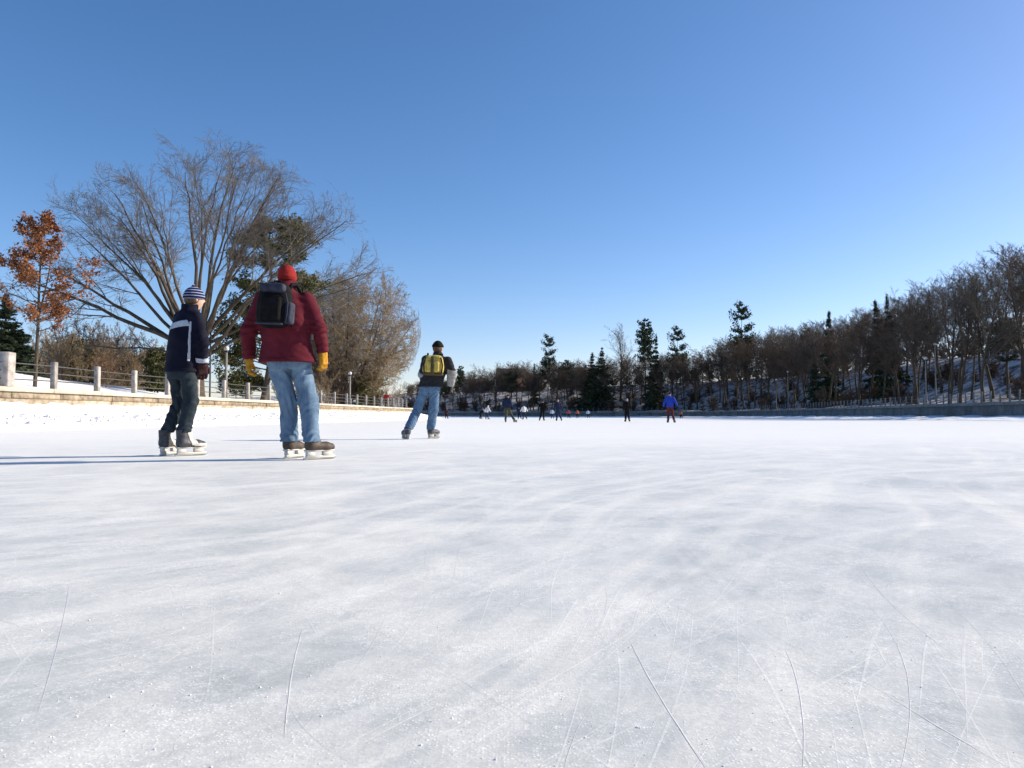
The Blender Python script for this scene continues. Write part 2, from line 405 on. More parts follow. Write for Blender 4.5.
keep = sinnoise(np.stack([xx, yy, xx*0], -1), 15, 2.2, 3) + r_.uniform(-.5, .5, n_) > 0
xx, yy = xx[keep], yy[keep]; sz = r_.uniform(.0005, .0011, len(xx))*r_.choice([1, 1, 1, 1, 1, 1, 1.8], len(xx))
clumps('ice_shavings', np.stack([xx, yy, sz*.3], -1), sz, M['snow_clump'], 16)

# ------------------------------------------------------------------ left retaining wall and railing
M['concrete'] = mat_var('concrete_coping', (.40, .36, .29), (.56, .52, .44), 3, .9, 7, .5, 30, .02, coord='World', rnd=.10)
M['stone'] = mat_var('stone_block', (.24, .185, .12), (.55, .47, .36), 3.5, .95, 8, .8, 14, .05, coord='World', rnd=.16)
M['stone_upper'] = mat_var('stone_stained', (.13, .10, .07), (.40, .33, .24), 4.0, .95, 8, .8, 14, .05, coord='World', rnd=.16)
M['mortar'] = mat_var('mortar_core', (.20, .165, .12), (.30, .25, .19), 6, .95, coord='World')
M['granite'] = mat_var('granite_post', (.22, .195, .17), (.47, .44, .41), 5, .85, 7, .35, 60, .006, coord='World', rnd=.14)
M['rail'] = mat_var('rail_metal', (.05, .05, .05), (.10, .10, .095), 10, .45, 3, 0)
r_ = random.Random(3)
wl = thing('stone_wall', 'sunlit tan stone retaining wall behind the left snow bank', 'wall', (wallL_x(24.), 24., 0))
wl0 = np.array(wl.location)
def along_left(y0, y1, x_in, x_out, z0, z1, bev, name, mat):
    """a block of the left wall between two stations, x_in behind / x_out in front of the wall line"""
    xa, xb = float(wallL_x(y0)), float(wallL_x(y1)); m = MB()
    def warp(V):
        u = (V[:, 1]-y0)/(y1-y0); V = V.copy(); V[:, 0] += xa + (xb-xa)*u; return V - wl0
    m.bevbox((-x_in, y0, z0), (x_out, y1, z1), bev, warp)
    return m.build(name, mat, wl)
core = MB(); ys = np.concatenate([np.arange(-40, 96, 4.0), np.arange(96, 172, 3.0)])
for a, b in zip(ys[:-1], ys[1:]):
    xa, xb = float(wallL_x(a)), float(wallL_x(b))
    core.box((-.42, a, -.3), (-.05, b, 1.17), lambda V, a=a, b=b, xa=xa, xb=xb: np.column_stack([V[:, 0]+xa+(xb-xa)*(V[:, 1]-a)/(b-a), V[:, 1], V[:, 2]])-wl0)
core.build('wall_core', M['mortar'], wl)
y = 12.0
while y < 125:
    L = r_.uniform(2.7, 3.2); along_left(y, y+L-.014, .48, .07+r_.uniform(-.01, .01), 1.18, 1.335+r_.uniform(-.008, .008), .018, 'coping_stone', M['concrete']); y += L
y = 12.0
while y < 110:
    L = r_.uniform(1.0, 2.2)*(1 if y < 60 else 1.7); along_left(y, y+L-.02, .2, r_.uniform(-.03, .0), .97+r_.uniform(-.012, .012), 1.176, .012, 'stone', M['stone_upper']); y += L
y = 12.0
while y < 110:
    L = r_.uniform(1.8, 3.4)*(1 if y < 60 else 1.5); along_left(y, y+L-.025, .2, r_.uniform(.0, .045), .25, .955+r_.uniform(-.012, .012), .02, 'stone', M['stone']); y += L

posts_px = [57, 100, 137, 170, 200, 226, 250, 271, 290, 307, 322.5, 336, 348, 358.5, 367.5, 375.5, 382.5, 389, 394.5, 399.5, 403.5, 407.5]
posts_y = [13409/(559-p) for p in posts_px]
fl = thing('railing', 'granite post and thin metal rail fence on the sunlit left wall', 'fence', (wallL_x(24.5)-.12, 24.5, 1.335))
fl0 = np.array(fl.location)
pm = MB(); pm.bevbox((-.085, -.10, 0), (.085, .10, .95), .015); pmesh = pm.mesh('post')
pm = MB(); pm.bevbox((-.20, -.20, 0), (.20, .20, 1.10), .02); pillm = pm.mesh('pillar')
pp = [24.35 - 2.45*k for k in range(5, 0, -1)] + [24.35] + posts_y
for yv in pp:
    big = abs(yv-24.35) < .1
    o = link('pillar' if big else 'post', pillm if big else pmesh, M['granite'], fl, (wallL_x(yv)-.12-fl0[0], yv-fl0[1], -.004 if not big else -.006))
    o.rotation_euler = (r_.uniform(-.012, .012), r_.uniform(-.012, .012), .06)
o['label'] = 'last granite post of the railing, farthest along the wall'
for hz in (.26, .52, .78):
    m = MB(); m.tube([(wallL_x(yv)-.12-fl0[0], yv-fl0[1], hz+.012*math.sin(yv*1.7)) for yv in pp], .021, 6); m.build('rail', M['rail'], fl, True)

# ------------------------------------------------------------------ far wall and its railing
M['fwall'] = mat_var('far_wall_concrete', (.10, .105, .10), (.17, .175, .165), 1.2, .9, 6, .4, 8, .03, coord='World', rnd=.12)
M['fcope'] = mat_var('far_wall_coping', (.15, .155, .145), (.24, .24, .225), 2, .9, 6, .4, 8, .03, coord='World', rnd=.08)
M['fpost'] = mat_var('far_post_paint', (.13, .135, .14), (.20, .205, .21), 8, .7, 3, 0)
fw = thing('canal_wall', 'shaded grey concrete wall along the far right bank', 'wall', (FP[120, 0], FP[120, 1], 0)); fw0 = np.array(fw.location)
def far_block(s0, s1, d0, d1, z0, z1, name, mat, par, org):
    a, b = FP[s0], FP[s1]; na, nb = FN[s0], FN[s1]; t = (b-a)/np.linalg.norm(b-a)*.012
    c = [a+na*d0+t, b+nb*d0-t, b+nb*d1-t, a+na*d1+t]; m = MB()
    V = [(*p, z0) for p in c] + [(*p, z1) for p in c]
    m.add(np.array(V)-org, [(0, 1, 2, 3), (7, 6, 5, 4), (4, 5, 1, 0), (5, 6, 2, 1), (6, 7, 3, 2), (7, 4, 0, 3)]); return m.build(name, mat, par)
SVIS0, SVIS1 = 84, len(FP)-1-60
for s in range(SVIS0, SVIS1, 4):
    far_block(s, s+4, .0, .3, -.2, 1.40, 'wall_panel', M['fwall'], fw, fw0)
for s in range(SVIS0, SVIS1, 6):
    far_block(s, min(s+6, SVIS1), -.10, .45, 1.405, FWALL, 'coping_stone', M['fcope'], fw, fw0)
ff = thing('railing', 'pale post and rail fence on the shaded far wall', 'fence', (FP[120, 0], FP[120, 1], FWALL)); ff0 = np.array(ff.location)
pm = MB(); pm.bevbox((-.06, -.06, 0), (.06, .06, 1.05), .01); fpm = pm.mesh('post')
sidx = np.arange(SVIS0+1, SVIS1-2, 1.75)
pos_f = np.stack([np.interp(sidx, np.arange(len(FP)), FP[:, k]+FN[:, k]*.15) for k in (0, 1)], 1)
for p in pos_f: link('post', fpm, M['fpost'], ff, (p[0]-ff0[0], p[1]-ff0[1], -.004))
for hz in (.32, .64, .96):
    m = MB(); m.tube(np.column_stack([pos_f-ff0[:2], np.full(len(pos_f), hz)]), .018, 5); m.build('rail', M['rail'], ff, True)
# ------------------------------------------------------------------ tree growing, one level of branches at a time
def unit(v): return v/(np.linalg.norm(v, axis=-1, keepdims=True)+1e-9)
def grow(r, p0, d0, L, r0, n, wob, trop=(0, 0, 0), taper=.35, bend=None):
    nb = len(p0); P = np.zeros((nb, n+1, 3)); P[:, 0] = p0; d = unit(np.array(d0, float)); st = (np.asarray(L)/n)[:, None]
    trop = np.asarray(trop, float)
    for k in range(n):
        d = unit(d + r.normal(0, wob, (nb, 3)) + trop); P[:, k+1] = P[:, k] + d*st
    R = np.asarray(r0)[:, None]*np.linspace(1, taper, n+1)[None]
    return P, R
def spawn(r, P, R, L, k, t0, t1, ang, asd, lr, rr, up=0.0, lfall=.5):
    nb, n1, _ = P.shape; n = n1-1
    t = (np.linspace(t0, t1, k)[None] + r.uniform(-.5, .5, (nb, k))*(t1-t0)/max(k-1, 1)); t = np.clip(t, .02, .999)
    i = np.minimum((t*n).astype(int), n-1); f = (t*n-i)[..., None]; b = np.arange(nb)[:, None]
    p = P[b, i]*(1-f) + P[b, i+1]*f; d = unit(P[b, i+1]-P[b, i]); rad = R[b, i]*(1-f[..., 0]) + R[b, i+1]*f[..., 0]
    q = unit(np.cross(d, unit(r.normal(size=d.shape)))); a = r.normal(ang, asd, (nb, k))[..., None]
    dd = unit(d*np.cos(a) + q*np.sin(a) + np.array([0, 0, up]))
    LL = np.asarray(L)[:, None]*lr*(1-lfall*t)*r.uniform(.65, 1.3, (nb, k))
    return p.reshape(-1, 3), dd.reshape(-1, 3), LL.ravel(), (rad*rr).ravel()
def tubes(P, R, sides):
    nb, n1, _ = P.shape; d = unit(P[:, -1]-P[:, 0]); ref = np.where(np.abs(d[:, 2:3]) < .8, np.array([[0, 0, 1.]]), np.array([[1., 0, 0]]))
    u = unit(np.cross(d, ref)); v = np.cross(d, u); a = np.arange(sides)*2*math.pi/sides
    V = P[:, :, None] + R[:, :, None, None]*(np.cos(a)[None, None, :, None]*u[:, None, None] + np.sin(a)[None, None, :, None]*v[:, None, None])
    i = np.arange(sides); j = (i+1) % sides
    q = np.concatenate([np.stack([k*sides+i, k*sides+j, (k+1)*sides+j, (k+1)*sides+i], 1) for k in range(n1-1)])
    Fq = (q[None] + (n1*sides)*np.arange(nb)[:, None, None]).reshape(-1, 4)
    return V.reshape(-1, 3), Fq
class Acc:
    def __init__(s): s.V = []; s.F = []; s.n = 0
    def add(s, V, F): s.V.append(V); s.F.append(np.asarray(F)+s.n); s.n += len(V); return s
    def tubes(s, P, R, sides): return s.add(*tubes(P, R, sides))
    def mesh(s, name, smooth=True): return mesh_np(name, np.concatenate(s.V), np.concatenate(s.F), smooth)
def leaf_quads(r, C, size, flat=0.0, aspect=1.6):
    """small bent-looking quads at the centres C"""
    n = len(C); a = unit(r.normal(size=(n, 3))*np.array([1, 1, 1-flat])); b = unit(np.cross(a, r.normal(size=(n, 3))))
    s = (size*r.uniform(.6, 1.4, n))[:, None]; a = a*s*aspect; b = b*s
    V = np.stack([C-a, C+b*.8-a*.1, C+a, C-b*.8+a*.1], 1).reshape(-1, 3)
    return V, np.arange(n*4).reshape(-1, 4)

M['bark'] = mat_var('bark_grey_brown', (.045, .036, .027), (.11, .087, .063), 5, .95, 6, .8, 25, .03, stretch=(1, 1, .25))
M['bark_elm'] = mat_var('bark_elm', (.045, .035, .024), (.115, .09, .062), 4, .95, 6, .9, 22, .04, stretch=(1, 1, .25))
M['twig_elm'] = mat_var('twig_elm', (.10, .087, .075), (.175, .155, .135), 2, .9, 3, 0)
M['twig'] = mat_var('twig_brown', (.07, .057, .045), (.135, .11, .085), .6, .95, 3, 0, rnd=.25)
M['twig_red'] = mat_var('twig_reddish', (.085, .055, .038), (.15, .10, .068), .8, .95, 3, 0, rnd=.2)
M['twig_tan'] = mat_var('twig_tan', (.20, .145, .085), (.36, .27, .165), .7, .95, 3, 0)
M['rust_leaf'] = mat_var('leaf_rust', (.135, .048, .018), (.29, .12, .045), 3, .8, 4, 0)
M['needle'] = mat_var('needle_green', (.018, .034, .016), (.055, .075, .035), 1.6, .8, 4, 0, rnd=.2)
M['needle_olive'] = mat_var('needle_olive', (.045, .055, .018), (.13, .12, .045), 1.2, .8, 4, 0)
M['needle_bronze'] = mat_var('needle_bronze', (.09, .065, .02), (.19, .13, .045), 1.5, .8, 4, 0)

def bare_tree(seed, H=10.0, trunk_frac=.35, spread=.6, limbs=9, dens=1.0, rmin=.010, up=.03, trunk_r=.16, multi=1, start=.3, lfrac=.42):
    """tall bare hardwood: returns trunk mesh and crown mesh (limbs and twigs)"""
    r = np.random.default_rng(seed); tr = Acc(); cr = Acc()
    p0 = np.zeros((multi, 3)); p0[:, 2] = -.35
    d0 = np.tile([[0, 0, 1.]], (multi, 1)) + (r.normal(0, .22, (multi, 3)) if multi > 1 else r.normal(0, .03, (multi, 3)))
    if multi > 1: p0[:, :2] = r.normal(0, .12, (multi, 2))
    P, R = grow(r, p0, d0, np.full(multi, H*.93)*r.uniform(.8, 1, multi), np.full(multi, trunk_r), 9, .05, (0, 0, .03), .12)
    R[:, 0] *= 1.35; tr.tubes(P, R, 7)
    a = spawn(r, P, R, np.full(multi, H), limbs, start, .97, spread, .2, lfrac, .55, .12, .45)
    P1, R1 = grow(r, *a, 6, .11, (0, 0, up), .25); R1 = np.maximum(R1, rmin*1.3); cr.tubes(P1, R1, 4)
    b = spawn(r, P1, R1, a[2], max(2, int(7*dens)), .15, 1, .65, .2, .48, .55, .05)
    P2, R2 = grow(r, *b, 4, .13, (0, 0, up*.7), .4); R2 = np.maximum(R2, rmin); cr.tubes(P2, R2, 3)
    c = spawn(r, P2, R2, b[2], max(2, int(7*dens)), .1, 1, .6, .25, .5, .6, .03)
    P3, R3 = grow(r, *c, 2, .15, (0, 0, up*.5), .6); R3 = np.maximum(R3, rmin*.8); cr.tubes(P3, R3, 3)
    d = spawn(r, P3, R3, c[2], 3, .2, 1, .6, .25, .62, .7, 0)
    P4, R4 = grow(r, *d, 1, .1, (0, 0, 0), .6); R4 = np.maximum(R4, rmin*.62); cr.tubes(P4, R4, 3)
    top = max(v[:, 2].max() for v in cr.V); s = H/top
    for A in (tr, cr): A.V = [v*np.array([1, 1, s]) for v in A.V]
    return tr.mesh('trunk'), cr.mesh('crown')

def conifer(seed, H=12.0, kind_='spruce', width=.2, tuft=.16, n_tuft=16, bare=.1, whorls=26, per=7, trunk_r=.17, gap=0.0, droop=-.03):
    r = np.random.default_rng(seed); tr = Acc(); cr = Acc()
    P, R = grow(r, np.array([[0, 0, -.35]]), np.array([[0, 0, 1.]]), np.array([H+.3]), np.array([trunk_r]), 9, .012, (0, 0, .02), .08)
    tr.tubes(P, R, 7)
    pts = []; dirs = []; Ls = []
    for w in range(whorls):
        t = bare + (1-bare)*(w + r.uniform(-.5, .5))/whorls; t = min(max(t, bare), .985); z = t*H
        u = (t-bare)/(1-bare)
        if kind_ == 'pine':
            if r.random() < gap: continue
            L0 = H*width*(.35+.9*math.sin(math.pi*min(1, .18+.82*u))**.8)*r.uniform(.55, 1.25)
        else: L0 = H*width*(1-u)**1.1*r.uniform(.72, 1.15) + .02*H/12
        m = max(3, int(per*r.uniform(.7, 1.2)*(1 if kind_ == 'spruce' else .7)))
        tz_ = u; az = r.uniform(0, 6.28) + np.arange(m)*2*math.pi/m + r.normal(0, .25, m)
        el = r.normal(.22 if kind_ == 'pine' else (.45*u-.22), .12, m)
        for a_, e_ in zip(az, el):
            pts.append((P[0, 0, 0], 0, min(z + r.normal(0, .22)*H/whorls, H*.985))); dirs.append((math.cos(a_)*math.cos(e_), math.sin(a_)*math.cos(e_), math.sin(e_))); Ls.append(L0*r.uniform(.65, 1.15))
    pts, dirs, Ls = np.array(pts), np.array(dirs), np.array(Ls)
    cz = np.interp(pts[:, 2], P[0, :, 2], P[0, :, 0]); cy = np.interp(pts[:, 2], P[0, :, 2], P[0, :, 1]); pts[:, 0] = cz; pts[:, 1] = cy
    P1, R1 = grow(r, pts, dirs, Ls, np.full(len(pts), trunk_r*.16)*np.clip(Ls/Ls.max(), .3, 1), 4, .07, (0, 0, .05 if kind_ == 'pine' else droop), .3)
    tr.tubes(P1, np.maximum(R1, .012), 4)
    # needle tufts along the boughs, thicker towards their ends
    nb = len(P1); k = n_tuft
    t = r.uniform(.12 if kind_ == 'spruce' else .25, 1.02, (nb, k))**(.8); t = np.clip(t, 0, .999); i = (t*4).astype(int); f = (t*4-i)[..., None]; b = np.arange(nb)[:, None]
    C = P1[b, i]*(1-f) + P1[b, i+1]*f
    lat = (Ls[:, None]*.17*(1.15-t))[..., None] if kind_ == 'spruce' else (Ls[:, None]*.10*(.5+t))[..., None]
    C = C + r.normal(0, 1, C.shape)*lat*np.array([1, 1, .5 if kind_ == 'pine' else .40])
    tf = np.repeat(tuft*np.clip(.25+.75*Ls/Ls.max()*1.8, .25, 1), k); V, Fq = leaf_quads(r, C.reshape(-1, 3), tf, .45, 1.5)
    cr.add(V, Fq)
    C2 = (C + r.normal(0, tuft*.6, C.shape)).reshape(-1, 3); V, Fq = leaf_quads(r, C2, tf*.75, .3, 2.0); cr.add(V, Fq)
    return tr.mesh('trunk'), cr.mesh('crown', False)

def plant(name, label, cat, meshes, mats, loc, rotz=0.0, scale=1.0, group=None, names=('trunk', 'crown')):
    o = thing(name, label, cat, loc, rotz, group); o.scale = scale if isinstance(scale, tuple) else (scale,)*3
    for nm, me, mt in zip(names, meshes, mats): link(nm, me, mt, o)
    return o

# ------------------------------------------------------------------ the great bare elm on the left bank
def big_elm():
    r = np.random.default_rng(77); Y = 43.0; X = float(px2w(196, 392, Y)[0]); z = float(left_h(X, Y)); S = Y/F_PX
    root = thing('elm_tree', 'huge bare vase-shaped tree with fanning limbs behind the left railing', 'tree', (X, Y, z))
    zt = lambda py: (float(px2w(512, py, Y)[2]) - z)
    m = MB(); m.tube([(0, 0, -.4), (.02, 0, .35), (.03, .02, 1.1), (.0, .02, 1.9), (.02, .02, 2.6), (-.03, 0, 3.3)], [.62, .46, .39, .39, .40, .26], 14); m.build('trunk', M['bark_elm'], root, True)
    # limbs rise steeply from the fork and arch out to a dome-shaped crown
    cx, cz, rx, rz = (182-196)*S, zt(318), 220*S, (318-132)*S
    L1P = []; L1R = []; N = 27
    for k in range(N):
        th = math.radians(10 + 160*(lambda w: w + .055*math.sin(4*math.pi*w))((k*.6180339)%1.0)) + r.normal(0, .03); ph = k*2.399963; q = abs(math.cos(th))
        dep = math.sin(ph)*r.uniform(.25, .85); f = math.sqrt(max(0, 1-dep*dep*.6))*r.uniform(.68, .84)*(1+.18*q)
        e = np.array([cx + rx*f*math.cos(th), dep*rx*.8, cz + rz*f*math.sin(th)*r.uniform(.94, 1.04)])
        zs = 2.3 + 1.2*r.random() - .5*q; s = np.array([.16*np.sign(e[0])*q, .14*np.sign(dep), zs])
        n = 10; u = np.linspace(0, 1, n+1)[:, None]; v = e-s
        c1 = s + np.array([v[0]*.33, v[1]*.28, v[2]*.40]); c2 = s + np.array([v[0]*.70, v[1]*.64, v[2]*.78])
        P = s*(1-u)**3 + 3*c1*u*(1-u)**2 + 3*c2*u*u*(1-u) + e*u**3; P[1:] += np.cumsum(r.normal(0, .085, (n, 3)), 0)*np.array([1, 1, .6])
        rad = r.uniform(.08, .17); L1P.append(P); L1R.append(rad*(np.linspace(1, .10, n+1)**.9))
        link('limb', Acc().tubes(P[None], L1R[-1][None], 8).mesh('limb'), M['bark_elm'], root)
    P = np.array([(.0, 0, 2.0), (-.8, .2, 2.35), (-2.0, .3, 2.75), (-3.4, .5, 2.95), (-4.8, .4, 2.9), (-6.0, .3, 3.05)]); P = np.column_stack([np.interp(np.linspace(0, 5, 11), range(6), P[:, j]) for j in range(3)])
    L1P.append(P); L1R.append(np.linspace(.09, .02, 11)); link('limb', Acc().tubes(P[None], L1R[-1][None], 7).mesh('limb'), M['bark_elm'], root)
    P1 = np.array(L1P); R1 = np.array(L1R); L1 = np.linalg.norm(np.diff(P1, axis=1), axis=2).sum(1)
    cr = Acc()
    b = spawn(r, P1, R1, L1, 10, .42, .99, .58, .18, .33, .5, .03, .28)
    P2, R2 = grow(r, *b, 6, .08, (0, 0, .03), .22); cr.tubes(P2, np.maximum(R2, .012), 5)
    c = spawn(r, P2, R2, b[2], 8, .15, 1, .55, .18, .50, .6, .0)
    P3, R3 = grow(r, *c, 4, .10, (0, 0, -.02), .35); cr.tubes(P3, np.maximum(R3, .007), 3)
    d = spawn(r, P3, R3, c[2], 6, .12, 1, .55, .22, .5, .65, .0)
    P4, R4 = grow(r, *d, 2, .12, (0, 0, -.06), .5); cr.tubes(P4, np.maximum(R4, .0048), 3)
    e = spawn(r, P4, R4, d[2], 3, .25, 1, .55, .25, .6, .75, .0)
    P5, R5 = grow(r, *e, 1, .1, (0, 0, -.02), .5); cr.tubes(P5, np.maximum(R5, .0036), 3)
    ctr = np.array([cx, 0, cz]); rad = np.array([rx, rx*.9, rz])          # twigs end on a rounded outline
    for i, v in enumerate(cr.V):
        q = np.linalg.norm((v-ctr)/rad, axis=1); w = np.where(q > .93, (.93+.35*(q-.93))/np.maximum(q, 1e-6), 1.0); w = np.where(v[:, 2] > cz-2, w, 1.0); cr.V[i] = ctr+(v-ctr)*w[:, None]
    link('crown', cr.mesh('crown'), M['twig_elm'], root)
big_elm()

# ------------------------------------------------------------------ young oak that kept its rust-brown leaves
def rust_oak():
    r = np.random.default_rng(21); Y = 31.5; X = float(px2w(35, 380, Y)[0]); z = float(left_h(X, Y)); H = float(px2w(35, 208, Y)[2]) - z
    root = thing('oak_tree', 'young oak holding rust-brown leaves behind the railing at far left', 'tree', (X, Y, z))
    tr = Acc(); P, R = grow(r, np.array([[0, 0, -.3]]), np.array([[0, 0, 1.]]), np.array([H+.2]), np.array([.085]), 10, .012, (0, 0, .05), .12)
    tr.tubes(P, R, 8)
    P_, R_ = grow(r, np.array([[.02, 0, H*.36]]), np.array([[.25, 0, 1.]]), np.array([H*.42]), np.array([.045]), 6, .03, (0, 0, .12), .25); tr.tubes(P_, R_, 6)
    link('trunk', tr.mesh('trunk'), M['bark_elm'], root)
    # branches: height fraction, azimuth, length, rise
    specs = []
    for k in range(34):
        t = .31 + .65*(k/33); az = k*2.4 + r.normal(0, .3); L = H*(.30*(1-t)**.85+.04)*r.uniform(.8, 1.35); specs.append((t, az, L))
    specs += [(.44, .05, H*.33), (.47, 3.1, H*.24), (.62, 3.2, H*.27), (.66, .1, H*.27), (.53, .2, H*.30), (.72, 2.9, H*.22), (.36, .3, H*.14), (.36, 2.7, H*.13), (.36, 4.4, H*.12)]
    p = np.array([(0, 0, t*H) for t, _, _ in specs]); p[:, 0] = np.interp(p[:, 2], P[0, :, 2], P[0, :, 0]); p[:, 1] = np.interp(p[:, 2], P[0, :, 2], P[0, :, 1])
    d = np.array([(math.cos(a), math.sin(a), r.uniform(.05, .55)) for _, a, _ in specs]); L = np.array([s[2] for s in specs])
    P1, R1 = grow(r, p, d, L, np.full(len(p), .022), 5, .12, (0, 0, .03), .3)
    b = spawn(r, P1, R1, L, 7, .25, 1, .7, .2, .38, .6, .1, .4); P2, R2 = grow(r, *b, 3, .15, (0, 0, .02), .5)
    br = Acc().tubes(P1, R1, 4).tubes(P2, np.maximum(R2, .005), 3); link('branches', br.mesh('branches'), M['bark'], root)
    Cs = []
    for Q in (P1[:, 2:], P2[:, 1:]):
        q = Q.reshape(-1, 3); Cs.append(np.repeat(q, 10, 0))
    C = np.concatenate(Cs); keep = sinnoise(C, 3, 3.0, 2) > -.34; C = C[keep]; C = C + r.normal(0, .085, C.shape)
    V, Fq = leaf_quads(r, C, .043, .1, 1.35); link('crown', Acc().add(V, Fq).mesh('crown', False), M['rust_leaf'], root)
rust_oak()

# ------------------------------------------------------------------ other plants of the left bank
def left_spot(px, Y): X = float(px2w(px, 380, Y)[0]); return np.array([X, Y, float(left_h(X, Y))])
def h_for(px, py, loc): return float(px2w(px, py, loc[1])[2]) - loc[2]
# asymmetric pine behind the man
def left_pine():
    r = np.random.default_rng(5); loc = left_spot(262, 54.0); H = h_for(262, 222, loc); S = 54.0/F_PX
    root = thing('pine_tree', 'dark olive pine with ragged boughs behind the big bare tree', 'tree', loc)
    base = np.array([0, 0, -.4]); top = np.array([(272-262)*S, 0, H*.96]); u = np.linspace(0, 1, 11)[:, None]
    P = (base*(1-u) + top*u + np.column_stack([.35*np.sin(u[:, 0]*4), .2*np.sin(u[:, 0]*5), 0*u[:, 0]]))[None]; R = .24*np.linspace(1, .2, 11)[None]
    tr = Acc().tubes(P, R, 9)
    # bough ends read from the photograph: (px, py)
    E = [(268, 224), (285, 226), (300, 228), (310, 236), (252, 232), (262, 228), (292, 238), (245, 245), (303, 250), (238, 262), (258, 258), (280, 252), (300, 262), (232, 282), (246, 285), (302, 275), (310, 290),
         (228, 305), (238, 312), (305, 300), (222, 330), (235, 335), (247, 322), (216, 352), (226, 365), (240, 352), (302, 330), (220, 382), (296, 350), (315, 300), (318, 288), (214, 340), (236, 384), (288, 375), (250, 380)]
    ps, ds, Ls = [], [], []
    for px, py in E:
        for rep in range(1 + (len(ps) % 2)):
            e = np.array([(px-262)*S*.92, r.normal(0, 1.0), float(px2w(px, py, 54.0)[2])-loc[2]]); zs = min(max(e[2]-r.uniform(.2, 1.0), .8), H*.93)
            t = zs/H; s = np.array([np.interp(t, u[:, 0], P[0, :, 0]), np.interp(t, u[:, 0], P[0, :, 1]), zs]); ps.append(s); ds.append(e-s); Ls.append(np.linalg.norm(e-s))
    ps, ds, Ls = map(np.array, (ps, ds, Ls)); P1, R1 = grow(r, ps, ds, Ls, np.full(len(ps), .05), 5, .06, (0, 0, .01), .3); tr.tubes(P1, R1, 5)
    b = spawn(r, P1, R1, Ls, 6, .4, 1, .7, .2, .4, .5, .1, .3); P2, R2 = grow(r, *b, 3, .12, (0, 0, .05), .4); tr.tubes(P2, np.maximum(R2, .008), 3)
    link('trunk', tr.mesh('trunk'), M['bark'], root)
    cr = Acc(); C = np.repeat(np.concatenate([P1[:, 3:].reshape(-1, 3), P2[:, 1:].reshape(-1, 3)]), 15, 0); C = C + r.normal(0, 1, C.shape)*np.array([.20, .20, .09])
    for sz, asp in ((.060, 1.8), (.042, 2.8)):
        V, Fq = leaf_quads(r, C + r.normal(0, .05, C.shape), sz, .2, asp); cr.add(V, Fq)
    link('crown', cr.mesh('crown', False), M['needle_olive'], root)
left_pine()

# broad, very twiggy tan tree
def tan_tree():
    r = np.random.default_rng(9); loc = left_spot(343, 80.0); S = 80.0/F_PX; H = h_for(352, 258, loc)
    root = thing('broad_tree', 'broad round tree thick with tan bare twigs, behind the man in red', 'tree', loc)
    tr = Acc(); k = 11; a = np.linspace(0, 6.28, k, endpoint=False)
    d = np.stack([np.cos(a)*.55, np.sin(a)*.4, np.full(k, 1.)], 1) + r.normal(0, .12, (k, 3))
    P, R = grow(r, np.column_stack([np.cos(a)*.2, np.sin(a)*.2, np.full(k, -.3)]), d, np.full(k, H*.85)*r.uniform(.85, 1.05, k), np.full(k, .13), 8, .06, (0, 0, .02), .2)
    tr.tubes(P, R, 7); link('trunk', tr.mesh('trunk'), M['bark'], root)
    cr = Acc(); b = spawn(r, P, R, np.full(k, H), 17, .10, .98, .9, .25, .50, .5, .05, .5); P1, R1 = grow(r, *b, 6, .10, (0, 0, -.01), .25); cr.tubes(P1, np.maximum(R1, .015), 4)
    c = spawn(r, P1, R1, b[2], 10, .1, 1, .8, .25, .5, .55, 0); P2, R2 = grow(r, *c, 4, .13, (0, 0, -.02), .4); cr.tubes(P2, np.maximum(R2, .011), 3)
    e = spawn(r, P2, R2, c[2], 8, .1, 1, .7, .25, .55, .6, 0); P3, R3 = grow(r, *e, 2, .14, (0, 0, -.03), .5); cr.tubes(P3, np.maximum(R3, .012), 3)
    f = spawn(r, P3, R3, e[2], 3, .2, 1, .7, .25, .6, .7, 0); P4, R4 = grow(r, *f, 1, .1, (0, 0, 0), .6); cr.tubes(P4, np.maximum(R4, .010), 3)
    # keep the crown inside the outline the photograph shows
    ctr = np.array([(358-343)*S, 0, H*.52]); rad = np.array([58*S, 58*S, H*.475])
    cr.V = [ctr + (v-ctr)*np.minimum(1, 1.06/np.maximum(np.linalg.norm((v-ctr)/rad, axis=1), 1e-6)**.96)[:, None] for v in cr.V]
    link('crown', cr.mesh('crown'), M['twig_tan'], root)
tan_tree()

# shrubs and small evergreens
BUSH = [bare_tree(s, 3.2, spread=.75, limbs=9, dens=.9, rmin=.007, trunk_r=.035, multi=6, start=.12, up=.05) for s in (101, 102, 103)]
CED = conifer(201, 4.6, 'spruce', .26, .07, 40, .03, 26, 9, .09)
PINE_S = conifer(202, 2.6, 'pine', .34, .055, 44, .05, 15, 8, .05)
plant('cedar_tree', 'dense dark evergreen cut off by the left edge of the picture', 'evergreen', CED, (M['bark'], M['needle']), left_spot(2, 36), .4, tuple(np.array([1.7, 1.7, 1])*h_for(2, 292, left_spot(2, 36))/4.6))
plant('cedar_tree', 'smaller dark evergreen beside the oak trunk at far left', 'evergreen', CED, (M['bark'], M['needle_bronze']), left_spot(22, 38), 2.0, tuple(np.array([1.7, 1.7, 1])*h_for(22, 328, left_spot(22, 38))/4.6))
spots = [(14, 37, 345), (47, 40, 322), (62, 38, 330), (72, 44, 318), (84, 39, 335), (93, 46, 322), (104, 41, 338), (112, 48, 325), (121, 43, 335), (131, 47, 332), (141, 44, 342), (150, 50, 338), (158, 46, 352), (36, 45, 325), (55, 48, 328), (100, 52, 320), (126, 54, 328), (78, 50, 322)]
